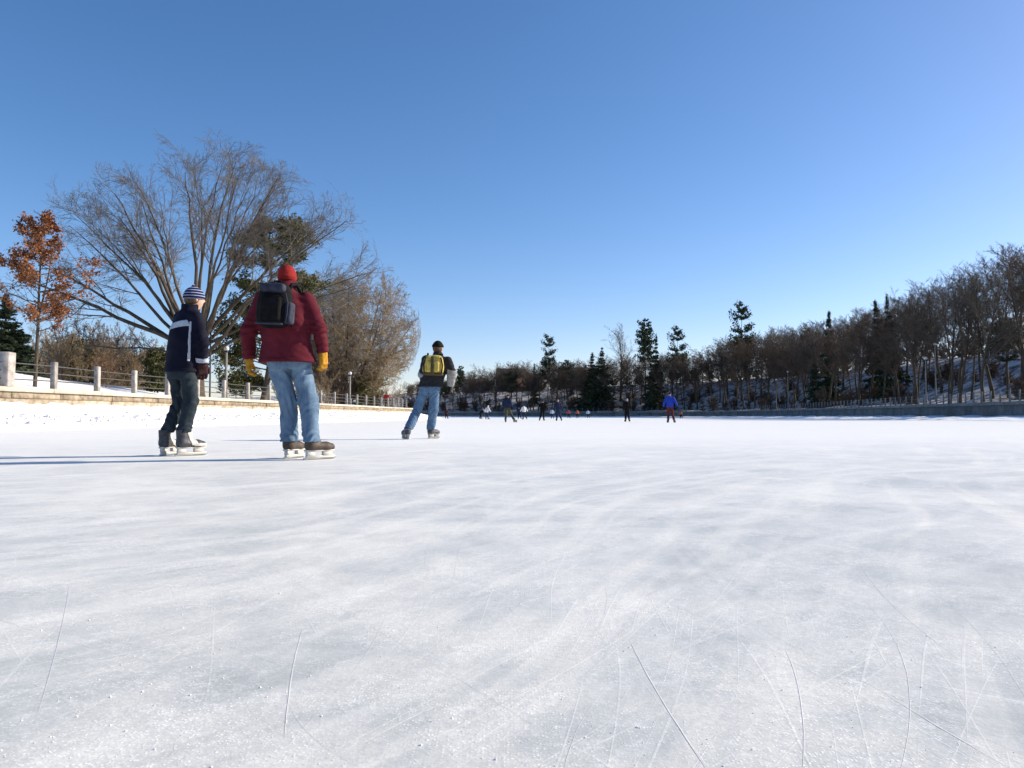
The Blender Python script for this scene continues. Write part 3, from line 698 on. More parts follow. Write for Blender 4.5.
for k, (px, Y, py) in enumerate(spots):
    Y += 5
    l = left_spot(px, Y); plant('shrub', 'bare twiggy shrub in the thicket behind the left railing', 'shrub', BUSH[k % 3], (M['bark'], M['twig_tan' if k % 3 else 'twig_red']), l, k*1.3, max(.5, h_for(px, py, l)/3.2), 'shrub thicket behind the left railing', ('stems', 'crown'))
for px, Y, py, mt, lb in ((74, 47, 340, 'needle_olive', 'small olive pine rising out of the left shrub thicket'), (92, 48, 348, 'needle_bronze', 'low bronze-green pine in the middle of the left shrub thicket'), (158, 45, 347, 'needle_olive', 'low olive evergreen beside the first skater, end of the thicket'), (166, 50, 352, 'needle', 'low dark evergreen just behind the skater in navy')):
    l = left_spot(px, Y); plant('small_pine', lb, 'evergreen', PINE_S, (M['bark'], M[mt]), l, px*.1, h_for(px, py, l)/2.6)
l = left_spot(104, 40)
o = plant('shrub', 'low shrub with a few orange leaves behind the second granite post', 'shrub', BUSH[1], (M['bark'], M['twig_red']), l, 1.0, .55, None, ('stems', 'crown'))
r_ = np.random.default_rng(6); V, Fq = leaf_quads(r_, np.column_stack([r_.normal(0, .6, 420), r_.normal(0, .5, 420), r_.uniform(.5, 3.0, 420)]), .055); link('leaves', Acc().add(V, Fq).mesh('leaves', False), M['rust_leaf'], o)
l = left_spot(372, 82); plant('yew_tree', 'bronze-green evergreen under the broad tan tree', 'evergreen', PINE_S, (M['bark'], M['needle_bronze']), l, .5, h_for(372, 372, l)/2.6)
l = left_spot(360, 79); plant('yew_tree', 'dark bushy evergreen beneath the broad tan tree, behind the lamp', 'evergreen', PINE_S, (M['bark'], M['needle_olive']), l, 1.5, h_for(362, 374, l)/2.6)
for px, Y, py in ((322, 70, 362), (333, 76, 352), (312, 72, 355), (345, 78, 368), (300, 74, 350), (388, 96, 380), (281, 74, 372)):
    l = left_spot(px, Y); plant('shrub', 'tan twiggy shrub at the foot of the broad tree', 'shrub', BUSH[px % 3], (M['bark'], M['twig_tan']), l, px, h_for(px, py, l)/3.2, 'shrubs under the broad tan tree', ('stems', 'crown'))
SPR = [conifer(s, 12, 'spruce', w, .13, 34, .06, 24, 9, .16) for s, w in ((301, .23), (302, .27), (303, .17))]
PIN = [conifer(s, 14, 'pine', w, .12, 60, b, 19, 8, .2, gp) for s, w, b, gp in ((311, .17, .35, .15), (312, .22, .45, .2), (313, .14, .5, .1))]
for k, (px, Y, py) in enumerate(((236, 118, 372), (249, 125, 366), (222, 135, 376), (246, 140, 374))):
    l = left_spot(px, Y); plant('distant_pine', 'small distant pine seen between the two near skaters', 'evergreen', PIN[k % 3], (M['bark'], M['needle']), l, k, h_for(px, py, l)/14, 'distant pines beyond the left lawn')

# ------------------------------------------------------------------ wooded far bank
BT = [bare_tree(s, 12, spread=sp, limbs=lm, dens=dn, rmin=rm, trunk_r=tr_, start=st) for s, sp, lm, dn, rm, tr_, st in
      ((401, .75, 19, 1.3, .010, .14, .42), (402, .85, 18, 1.3, .010, .17, .38), (403, .65, 21, 1.15, .010, .12, .46), (404, .8, 19, 1.3, .010, .15, .36), (405, .7, 20, 1.2, .010, .13, .50), (406, .9, 17, 1.3, .010, .18, .40))]
OPEN = [bare_tree(s, 12, spread=sp, limbs=lm, dens=1.2, rmin=.0075, trunk_r=.17, start=st, up=.05, lfrac=.40) for s, sp, lm, st in ((411, .62, 16, .40), (412, .75, 16, .36), (413, .68, 17, .44))]
FBUSH = [bare_tree(s, 3.0, spread=.8, limbs=8, dens=1.0, rmin=.012, trunk_r=.04, multi=7, start=.1, up=.02) for s in (421, 422)]
SKY = ([395, 440, 460, 480, 500, 520, 560, 585, 610, 640, 660, 680, 700, 735, 760, 790, 820, 850, 880, 910, 935, 960, 990, 1024, 1100],
       [382, 373, 371, 363, 360, 358, 358, 357, 353, 351, 348, 348, 343, 331, 326, 322, 315, 308, 302, 287, 272, 259, 248, 233, 215])
r_ = np.random.default_rng(50)
def far_tree(px, d, py, meshes, mats, name, label, cat, H0, group=None, names=('trunk', 'crown'), wide=1.0):
    l = far_at(px, d); s = max(.15, h_for(px, py, l)/H0); l = l - np.array([0, 0, .05])
    return plant(name, label, cat, meshes, mats, l, r_.uniform(0, 6.28), (s*wide, s*wide, s), group, names)
# specimen trees one can tell apart
far_tree(622, 16, 321, OPEN[0], (M['bark'], M['twig']), 'bare_tree', 'tall open bare tree standing above the wood, left of the dark pines', 'tree', 12, wide=1.1)
far_tree(948, 5.2, 272, OPEN[2], (M['bark'], M['twig']), 'bare_tree', 'slim bare tree by the far railing, left of a row of three', 'tree', 12)
far_tree(961, 5.6, 262, OPEN[0], (M['bark'], M['twig']), 'bare_tree', 'slim bare tree by the far railing, middle of a row of three', 'tree', 12, wide=.9)
far_tree(984, 5.0, 268, OPEN[1], (M['bark'], M['twig']), 'bare_tree', 'thick-trunked bare tree by the far railing, right of a row of three', 'tree', 12, wide=1.05)
far_tree(1022, 9, 228, OPEN[1], (M['bark'], M['twig']), 'bare_tree', 'tallest bare tree of the far bank, at the right edge', 'tree', 12, wide=1.1)
far_tree(917, 6.5, 280, OPEN[2], (M['bark'], M['twig']), 'bare_tree', 'bare tree with spreading top beside the far lamp posts', 'tree', 12, wide=1.1)
for px, d, py, me, wd, lb in ((548, 16, 335, PIN[0], .62, 'tall layered pine above the far wood, behind the skaters'), (534, 14, 362, SPR[2], .8, 'small pointed spruce left of the tall layered pine'), (566, 14, 360, PIN[1], .9, 'broad dark pine right of the tall layered pine'),
        (590, 8, 352, SPR[0], 1.5, 'dark spruce, left one of a tight pair in mid-wood'), (602, 8, 346, SPR[1], 1.15, 'dark spruce, right one of a tight pair in mid-wood'), (646, 12, 319, PIN[2], .68, 'tall ragged pine standing directly above the wood by the lone bare tree'),
        (656, 9, 334, SPR[0], .9, 'dark spruce against the right side of the tall ragged pine'), (677, 12, 327, PIN[0], .65, 'pine with feathery top, second tall one of the mid-wood'), (743, 14, 303, PIN[0], .65, 'tall layered pine rising alone above the right wood'),
        (830, 9, 309, SPR[2], 1.0, 'slim pointed spruce in the right-hand wood'), (880, 14, 297, SPR[2], 1.1, 'dark spruce top, left of two on the right skyline'), (891, 12, 293, SPR[0], .8, 'dark spruce top, right of two on the right skyline'),
        (459, 12, 366, PIN[2], .7, 'small umbrella-topped pine beside the man with the yellow backpack'), (447, 9, 382, PIN[1], .9, 'low dark pine right of the man with the yellow backpack'), (512, 10, 372, PIN[1], .9, 'dark pine in front of the far roof'),
        (815, 7, 352, SPR[1], .8, 'small dark spruce in front of the slim pointed spruce'), (1010, 10, 318, PIN[1], 1.1, 'dark spreading pine low at the right edge')):
    far_tree(px, d, py, me, (M['bark'], M['needle']), 'conifer', lb, 'evergreen', 14 if me in PIN else 12, wide=wd)
# the wood itself
px = 1060.0; k = 0
while px > 396:
    Yb = far_at(px, 12)[1]; top = float(np.interp(px, *SKY))
    near_ = Yb < 118
    for d in ((r_.uniform(7, 15), r_.uniform(18, 33)) if near_ else (r_.uniform(6.5, 10), r_.uniform(13, 19), r_.uniform(22, 34))):
        p = px + r_.uniform(-5, 5); t = float(np.interp(p, *SKY)) + abs(r_.normal(0, 7))*min(1.6, 90/Yb+.4) + (r_.uniform(4, 16) if d < 11 else 0)*min(1.5, 80/Yb)
        far_tree(p, d, t, (OPEN+BT[2:5:2])[k % 5] if near_ else BT[k % 6], (M['bark'], M['twig' if k % 4 else 'twig_red']), 'bare_tree', *(('bare tree in the tall wood at the right end of the far bank', 'tree', 12, 'tall bare trees at the right end') if near_ else ('bare brown tree in the shaded wood right of the skater in blue', 'tree', 12, 'bare trees of the right-hand wood') if p > 690 else ('small bare tree in the far wood behind the distant skaters', 'tree', 12, 'bare trees behind the distant skaters')), wide=r_.uniform(.9, 1.2)*(1.0 if Yb < 150 else 1.15)); k += 1
    px -= float(np.interp(Yb, [60, 120, 240], [15, 9.5, 8]))
px = 1045.0
while px > 400:
    Yb = far_at(px, 8)[1]
    for d in ((r_.uniform(5, 20),) if Yb < 130 else (r_.uniform(3.5, 9), r_.uniform(10, 20))):
        p = px + r_.uniform(-6, 6); l = far_at(p, d) - np.array([0, 0, .05]); s = r_.uniform(.5, 1.2)*(1 if Yb < 130 else 1.2)
        plant('brush', 'low tangle of bare brush under the trees of the far bank', 'shrub', FBUSH[k % 2], (M['bark'], M['twig' if k % 3 else 'twig_red']), l, k*2.1, (s*1.2, s*1.2, s), 'brush on the far bank', ('stems', 'crown')); k += 1
    l = far_at(px, 31) - np.array([0, 0, .05]); s = r_.uniform(1.1, 1.7)
    plant('brush', 'tall brush along the crest of the far bank, behind the trunks', 'shrub', FBUSH[k % 2], (M['bark'], M['twig']), l, k*1.7, (s*1.5, s*1.5, s), 'brush on the far crest', ('stems', 'crown')); k += 1
    px -= float(np.interp(Yb, [60, 120, 240], [20, 13, 12]))
# ------------------------------------------------------------------ lamp posts, pole, houses
M['pole'] = mat_var('lamp_pole_concrete', (.20, .19, .175), (.30, .285, .265), 12, .85, 4, .2, 60, .004)
M['globe'] = mat_var('lamp_globe_white', (.55, .55, .53), (.65, .65, .63), 3, .3, 2, 0, spec=.5)
M['dark_metal'] = mat_var('dark_metal', (.02, .02, .022), (.04, .04, .042), 10, .5, 3, 0)
def lamp(label, loc, H, gr=.2, group=None):
    o = thing('lamp_post', label, 'lamp post', loc, 0, group)
    m = MB(); m.lathe([(0, -.3), (.16, -.3), (.16, .55), (.13, .62), (.085, .75), (.06, H-.55), (.06, H-.42)], 12); m.build('pole', M['pole'], o, True)
    m = MB(); m.lathe([(.05, H-.45), (.10, H-.42), (.12, H-.36), (.10, H-.32)], 12); m.build('collar', M['dark_metal'], o, True)
    m = MB(); m.lathe([(.002, -gr)] + [(gr*math.sin(a), -gr*math.cos(a)) for a in np.linspace(.3, 2.9, 9)] + [(.002, gr)], 14, (0, 0, H-.35+gr)); m.build('globe', M['globe'], o, True)
    return o
for px, Y, py, lb in ((226, 44.2, 345, 'globe street lamp standing between the two near skaters'), (350, 66, 371, 'globe street lamp in front of the broad tan tree')):
    l = left_spot(px, Y); lamp(lb, l, h_for(px, py, l), .15)
for px, d, py, lb in ((671, 3, 384, 'far globe lamp above the skater in blue'), (776, 3, 379, 'far globe lamp, left of a pair in the right wood'), (788, 3.5, 371, 'far globe lamp, right of a pair in the right wood'), (926, 3, 357, 'globe lamp on the far bank beside spreading bare tree'), (936, 9, 343, 'highest globe lamp, up the slope of the far bank')):
    l = far_at(px, d); lamp(lb, l, h_for(px, py, l), .2)
l = left_spot(210, 42.5); o = thing('sign_pole', 'thin dark pole just right of the skater in navy', 'pole', l)
H = h_for(210, 330, l); m = MB(); m.tube([(0, 0, -.3), (0, 0, H)], [.05, .04], 8); m.build('pole', M['dark_metal'], o, True)
m = MB(); m.lathe([(.001, H-.01), (.06, H), (.05, H+.05), (.001, H+.08)], 8); m.build('cap', M['dark_metal'], o, True)

M['brick'] = mat_var('house_brick', (.20, .10, .07), (.30, .17, .12), 3, .9, 5, .3, 10, .02)
M['stucco'] = mat_var('house_stucco', (.34, .36, .40), (.46, .48, .52), 2, .9, 5, .2, 10, .02)
M['roof'] = mat_var('house_roof', (.045, .043, .045), (.09, .085, .085), 2, .9, 5, .3, 6, .05)
M['roof_tan'] = mat_var('house_roof_tan', (.20, .14, .10), (.30, .22, .16), 2, .9, 5, .3, 6, .05)
M['frame'] = mat_var('window_frame', (.60, .60, .58), (.70, .70, .68), 4, .6, 2, 0)
gl = NT('window_glass'); gl.set(Base_Color=(.03, .04, .06, 1), Roughness=.08, Specular_IOR_Level=.6); M['glass'] = gl.m
def house(label, px, d, w, dp, hw, hr, wall, roof, top_py, yaw):
    l = far_at(px, d); tot = h_for(px, top_py, l); hw = max(3.0, tot-hr); o = thing('house', label, 'house', l, yaw)
    m = MB(); m.box((-w/2, -dp/2, -2), (w/2, dp/2, hw)); m.add([(-w/2, -dp/2, hw), (-w/2, dp/2, hw), (-w/2, 0, hw+hr)], [(0, 1, 2)]); m.add([(w/2, -dp/2, hw), (w/2, dp/2, hw), (w/2, 0, hw+hr)], [(0, 2, 1)]); m.build('wall', M[wall], o)
    m = MB(); e = .45
    for s in (-1, 1):
        y0 = s*(dp/2+e); zz = hw - e*hr/(dp/2)
        V = [(-w/2-e, y0, zz+.02), (w/2+e, y0, zz+.02), (w/2+e, 0, hw+hr+.02), (-w/2-e, 0, hw+hr+.02)]; V += [(x, y, z+.2) for x, y, z in V]
        m.add(V, [(0, 1, 2, 3), (7, 6, 5, 4), (0, 4, 5, 1), (1, 5, 6, 2), (2, 6, 7, 3), (3, 7, 4, 0)])
    ro = m.build('roof', M[roof], o); m = MB(); m.bevbox((w*.2, -.4, hw+hr*.5), (w*.2+.7, .4, hw+hr+1.1), .03); m.build('chimney', M['brick'], ro)
    nz = max(1, int(hw//3))
    for fl_ in range(nz):
        for x in np.linspace(-w/2+1.4, w/2-1.4, max(2, int(w//2.6))):
            zc = hw - 1.6 - 2.9*fl_; m = MB(); m.box((x-.6, -dp/2-.06, zc-.75), (x+.6, -dp/2+.02, zc+.75)); wi = m.build('window', M['frame'], o)
            m = MB(); m.box((x-.5, -dp/2-.075, zc-.65), (x-.04, -dp/2-.05, zc+.65)); m.build('pane', M['glass'], wi); m = MB(); m.box((x+.04, -dp/2-.075, zc-.65), (x+.5, -dp/2-.05, zc+.65)); m.build('pane', M['glass'], wi)
house('dark-roofed brick house half hidden by trees above the far skaters', 511, 42, 10, 8, 6, 3.2, 'brick', 'roof', 369, .2)
house('pale grey-blue house behind the small pointed spruce', 537, 36, 8, 7, 5, 2.2, 'stucco', 'roof', 374, 0)
house('dark long-roofed house behind the paired spruces', 578, 44, 13, 9, 6, 2.4, 'brick', 'roof', 368, -.15)
house('tan-roofed house glimpsed through trees on the right hill', 792, 38, 12, 9, 6, 3, 'brick', 'roof_tan', 352, -.5)
house('red-roofed low house among trees left of the far skaters', 474, 40, 9, 8, 5, 2.4, 'stucco', 'roof_tan', 386, .25)
# ------------------------------------------------------------------ soft bodies and clothes from distance fields
def surface_nets(F, org, h):
    S = F < 0; nx, ny, nz = F.shape
    cnt = np.zeros((nx-1, ny-1, nz-1)); acc = np.zeros((nx-1, ny-1, nz-1, 3))
    cor = [(a, b, c) for a in (0, 1) for b in (0, 1) for c in (0, 1)]
    sl = lambda c: tuple(slice(c[i], c[i]+(nx, ny, nz)[i]-1) for i in range(3))
    for c in cor:
        for ax in range(3):
            if c[ax]: continue
            e = list(c); e[ax] = 1; f0, f1 = F[sl(c)], F[sl(e)]; m = (f0 < 0) != (f1 < 0)
            t = np.where(m, f0/np.where(m, f0-f1, 1), 0)
            for k in range(3): acc[..., k] += m*(c[k] + (t if k == ax else 0))
            cnt += m
    act = cnt > 0; idx = np.full(cnt.shape, -1); idx[act] = np.arange(act.sum())
    g = np.argwhere(act); V = (g + acc[act]/cnt[act][:, None])*h + org
    Q = []
    for ax in range(3):
        a, b = (ax+1) % 3, (ax+2) % 3
        lo = [slice(None)]*3; hi = [slice(None)]*3; lo[ax] = slice(0, -1); hi[ax] = slice(1, None)
        for k in (a, b): lo[k] = slice(1, -1); hi[k] = slice(1, -1)
        s0, s1 = S[tuple(lo)], S[tuple(hi)]
        for up in (True, False):
            p = np.argwhere((s0 & ~s1) if up else (~s0 & s1))
            if not len(p): continue
            p[:, a] += 1; p[:, b] += 1; q = []
            for da, db in ((-1, -1), (0, -1), (0, 0), (-1, 0)):
                c = p.copy(); c[:, a] += da; c[:, b] += db; q.append(idx[c[:, 0], c[:, 1], c[:, 2]])
            q = np.stack(q, 1); Q.append(q if up else q[:, ::-1])
    return V, np.concatenate(Q)
def sdf_mesh(name, fn, lo, hi, h):
    lo, hi = np.asarray(lo, float)-2.5*h, np.asarray(hi, float)+2.5*h
    ax = [np.arange(lo[k], hi[k]+h, h) for k in range(3)]
    P = np.stack(np.meshgrid(*ax, indexing='ij'), -1).astype(np.float32)
    V, Q = surface_nets(fn(P).astype(np.float64), np.array([a[0] for a in ax]), h)
    return mesh_np(name, V, Q, True)
def rc(P, a, b, r1, r2):
    a, b = np.asarray(a, np.float32), np.asarray(b, np.float32); ab = b-a
    t = np.clip(((P-a)@ab)/max(float(ab@ab), 1e-9), 0, 1); return np.linalg.norm(P-a-t[..., None]*ab, axis=-1) - (r1+(r2-r1)*t)
def smin(a, b, k):
    h = np.clip(.5+.5*(b-a)/k, 0, 1); return b+(a-b)*h - k*h*(1-h)
def ell(P, c, r):
    q = (P-np.asarray(c, np.float32))/np.asarray(r, np.float32); return (np.linalg.norm(q, axis=-1)-1)*min(r)
def rbox(P, b, r):
    q = np.abs(P)-(np.asarray(b, np.float32)-r); return np.linalg.norm(np.maximum(q, 0), axis=-1) + np.minimum(q.max(-1), 0) - r
def loft(P, secs, yaw):
    z = P[..., 2]; S = np.array(secs, float); zz = S[:, 2]
    cx, cy, rx, ry = (np.interp(z, zz, S[:, k]) for k in (0, 1, 3, 4)); dx, dy = P[..., 0]-cx, P[..., 1]-cy
    u = dx*math.cos(yaw) - dy*math.sin(yaw); v = dx*math.sin(yaw) + dy*math.cos(yaw)
    d = (np.sqrt((u/rx)**2+(v/ry)**2)-1)*np.minimum(rx, ry)
    return np.maximum(d, np.maximum(zz[0]-z, z-zz[-1]))
def frame(P, yaw, c):
    """world-ish local point -> coordinates of a piece at c turned clockwise by yaw (x right, y ahead)"""
    d = P-np.asarray(c, np.float32); return np.stack([d[..., 0]*math.cos(yaw)-d[..., 1]*math.sin(yaw), d[..., 0]*math.sin(yaw)+d[..., 1]*math.cos(yaw), d[..., 2]], -1)

def cloth(name, c1, c2, scale=14, rough=.85, bump=.25, bscale=160, bd=.002, spec=.12):
    return mat_var(name, c1, c2, scale, rough, 5, bump, bscale, bd, spec)
def jeans_mat(name, c1, c2):
    t = NT(name); v = t.coord('Object'); f = t.noise(v, 7, 6, .65); w = t.noise(t.coord('Object', (1, 1, .15)), 60, 3)
    t.l(t.ramp(t.math('ADD', t.math('MULTIPLY', f, .75), t.math('MULTIPLY', w, .25)), [(.33, c1), (.66, c2)]), t.b.inputs['Base Color']); t.set(Roughness=.9, Specular_IOR_Level=.15)
    t.bump(t.noise(v, 300, 3), .2, .002); return t.m
M['skin'] = mat_var('skin', (.50, .30, .22), (.60, .38, .29), 20, .55, 3, .1, 200, .001)
M['hair'] = mat_var('hair_brown', (.06, .035, .02), (.14, .085, .05), 60, .7, 3, .3, 200, .003, stretch=(1, 1, .1))
M['burgundy'] = cloth('jacket_burgundy', (.078, .0085, .017), (.13, .017, .027), 9)
M['red_hat'] = cloth('hat_red', (.20, .013, .013), (.30, .028, .022), 40)
M['mustard'] = cloth('glove_mustard', (.33, .15, .014), (.50, .25, .026), 30, .7)
M['jeans_light'] = jeans_mat('jeans_light', (.065, .12, .20), (.18, .265, .36))
M['jeans_dark'] = jeans_mat('jeans_dark', (.011, .018, .026), (.034, .047, .058))
M['jeans_mid'] = jeans_mat('jeans_mid', (.045, .095, .175), (.125, .21, .32))
M['navy'] = cloth('jacket_navy', (.0035, .004, .012), (.009, .010, .024), 9, .8)
M['band'] = cloth('band_pale', (.36, .40, .46), (.48, .52, .58), 20)
M['black'] = cloth('fabric_black', (.004, .004, .005), (.010, .010, .011), 20, .85)
M['charcoal'] = cloth('fabric_charcoal', (.014, .015, .019), (.030, .031, .036), 20, .85)
M['slate'] = cloth('fabric_slate', (.022, .025, .04), (.05, .056, .085), 20, .7)
M['silver'] = cloth('trim_silver', (.16, .175, .21), (.25, .27, .31), 30, .5)
M['maroon'] = cloth('glove_maroon', (.022, .010, .013), (.055, .022, .024), 30, .7)
M['yellow'] = cloth('pack_yellow', (.40, .30, .06), (.58, .45, .13), 14)
M['sage'] = cloth('sleeve_grey', (.20, .205, .20), (.34, .34, .33), 14)
M['brown_boot'] = mat_var('boot_brown', (.045, .034, .026), (.085, .065, .05), 20, .6, 4, .2, 80, .003)
M['black_boot'] = mat_var('boot_black', (.025, .027, .033), (.075, .08, .092), 20, .5, 4, .2, 80, .003)
M['white_plastic'] = mat_var('holder_white', (.50, .485, .44), (.60, .585, .54), 8, .4, 3, 0, spec=.5)
M['steel'] = NT('blade_steel').set(Base_Color=(.55, .56, .58, 1), Metallic=1.0, Roughness=.3).m
M['white_cloth'] = cloth('jacket_white', (.66, .67, .70), (.78, .79, .80), 14)
M['olive'] = cloth('trousers_olive', (.05, .045, .02), (.10, .085, .04), 14)
M['blue'] = cloth('jacket_blue', (.012, .035, .30), (.03, .075, .45), 14)
M['red'] = cloth('jacket_red', (.40, .03, .03), (.55, .06, .05), 14)
M['pink'] = cloth('jacket_pink', (.33, .06, .08), (.42, .10, .12), 14)
M['ltblue'] = cloth('jacket_light_blue', (.35, .45, .58), (.45, .55, .66), 14)
M['orange'] = cloth('jacket_orange', (.30, .08, .04), (.38, .13, .07), 14)
M['dark_red'] = cloth('trousers_dark_red', (.07, .015, .018), (.12, .03, .03), 14)
M['dknavy'] = cloth('jacket_blue_black', (.012, .018, .045), (.025, .036, .075), 14)
def striped_hat():
    t = NT('hat_striped'); sp = t.n('ShaderNodeSeparateXYZ'); t.l(t.coord('Object'), sp.inputs[0])
    w = t.math('FRACT', t.math('MULTIPLY', sp.outputs[2], 34.0)); c = t.ramp(w, [(.0, (.012, .02, .09)), (.60, (.02, .03, .13)), (.62, (.42, .45, .52)), (.82, (.42, .45, .52)), (.84, (.02, .02, .05))], 'CONSTANT')
    t.l(c, t.b.inputs['Base Color']); t.set(Roughness=.95, Specular_IOR_Level=.1); t.bump(t.noise(t.coord('Object', (1, 1, .3)), 180, 2), .4, .003); return t.m
M['hat_striped'] = striped_hat()

def skate(root, ank, yaw, boot, vox, detail=True, panel=None, holder='white_plastic', shaft=.27):
    c = np.array([ank[0]+math.sin(yaw)*.045, ank[1]+math.cos(yaw)*.045, 0.])
    def sdf(P, grow_=0.0):
        Q = frame(P, yaw, c); d = rc(Q, (0, -.055, .125), (0, .11, .118), .047, .044)
        d = smin(d, rc(Q, (0, .11, .114), (0, .165, .112), .044, .036), .02); d = smin(d, rc(Q, (0, -.05, .13), (0, -.052, shaft), .05, .056), .03)
        d = smin(d, rc(Q, (0, .02, .18), (0, .015, shaft+.02), .028, .03), .02)
        return np.maximum(d-grow_, np.maximum(.087-Q[..., 2], Q[..., 2]-shaft-.015))
    lo, hi = c+np.array([-.25, -.25, .08]), c+np.array([.25, .25, shaft+.05])
    s = link('skate', sdf_mesh('skate', sdf, lo, hi, vox), M[boot], root)
    def W(V):
        x = c[0]+V[:, 0]*math.cos(yaw)+V[:, 1]*math.sin(yaw); y_ = c[1]-V[:, 0]*math.sin(yaw)+V[:, 1]*math.cos(yaw); return np.column_stack([x, y_, V[:, 2]])
    m = MB(); m.bevbox((-.03, -.105, .076), (.03, .19, .092), .004, W); m.bevbox((-.013, -.10, .017), (.013, .205, .040), .003, W)
    m.bevbox((-.02, -.095, .036), (.02, -.015, .08), .004, W); m.bevbox((-.02, .075, .036), (.02, .17, .08), .004, W); m.build('blade_holder', M[holder], s)
    m = MB(); V = [(x, y_, z) for x in (-.0035, .0035) for y_, z in ((-.13, .022), (-.115, .002), (.19, .002), (.222, .024))]
    m.add(W(np.array(V)), [(0, 1, 2, 3), (7, 6, 5, 4), (0, 4, 5, 1), (1, 5, 6, 2), (2, 6, 7, 3), (3, 7, 4, 0)]); m.build('blade', M['steel'], s)
    if panel and detail:
        def pan(P):
            Q = frame(P, yaw, c); d = sdf(P, .005); d = np.maximum(d, -sdf(P, -.004))
            return np.maximum(d, np.minimum(np.maximum(np.abs(Q[..., 1]-.035-.35*(.2-Q[..., 2]))-.035, np.abs(Q[..., 2]-.18)-.075), np.maximum(.06-Q[..., 1], np.abs(Q[..., 2]-.11)-.014)))
        link('boot_panel', sdf_mesh('boot_panel', pan, lo, hi, vox*.75), M[panel], s)
    return s

def glove(root, name, wr, hd, thumb, nrm, mat, vox, curl=1.0, size=1.0):
    """gloved hand: palm, four unequal bent fingers, thumb from the side of the palm"""
    w = np.asarray(wr, float); h = np.asarray(hd, float); h /= np.linalg.norm(h); n = np.asarray(nrm, float); n -= h*(n@h); n /= np.linalg.norm(n)
    t = np.cross(h, n); t = t if t@np.asarray(thumb) > 0 else -t
    pt = lambda a, b, c: w + size*(h*a+t*b+n*c)
    segs = []
    for k, (b, L) in enumerate(((.038, .074), (.013, .084), (-.013, .078), (-.037, .060))):
        p = pt(.088, b, 0); a0 = .25*curl
        for j, fr in enumerate((.45, .32, .23)):
            a = a0 + j*.55*curl; q = p + size*L*fr*(h*math.cos(a)+n*math.sin(a) + t*b*1.2); segs.append((p, q, .0120*size, (.0115, .0105, .0095)[j]*size)); p = q
    th = pt(.025, .035, .005); t1 = th + size*(h*.032+t*.024+n*.012); t2 = t1 + size*(h*.032+t*.004+n*.016); segs += [(th, t1, .017*size, .0145*size), (t1, t2, .0145*size, .012*size)]
    def fn(P):
        d = rc(P, pt(-.05, 0, 0), pt(.01, 0, 0), .036*size, .032*size)
        Q = np.stack([(P-np.asarray(pt(.05, 0, 0), np.float32))@np.asarray(v, np.float32) for v in (h, t, n)], -1)
        d = smin(d, rbox(Q, (.052*size, .046*size, .021*size), .018*size), .025)
        for a, b, r1, r2 in segs: d = smin(d, rc(P, a, b, r1, r2), .006)
        return d + .0015*sinnoise(P, 3, 70, 2)
    allp = np.array([w-h*.06] + [s[1] for s in segs] + [s[0] for s in segs]); return link(name, sdf_mesh(name, fn, allp.min(0)-.06, allp.max(0)+.06, vox), mat, root)

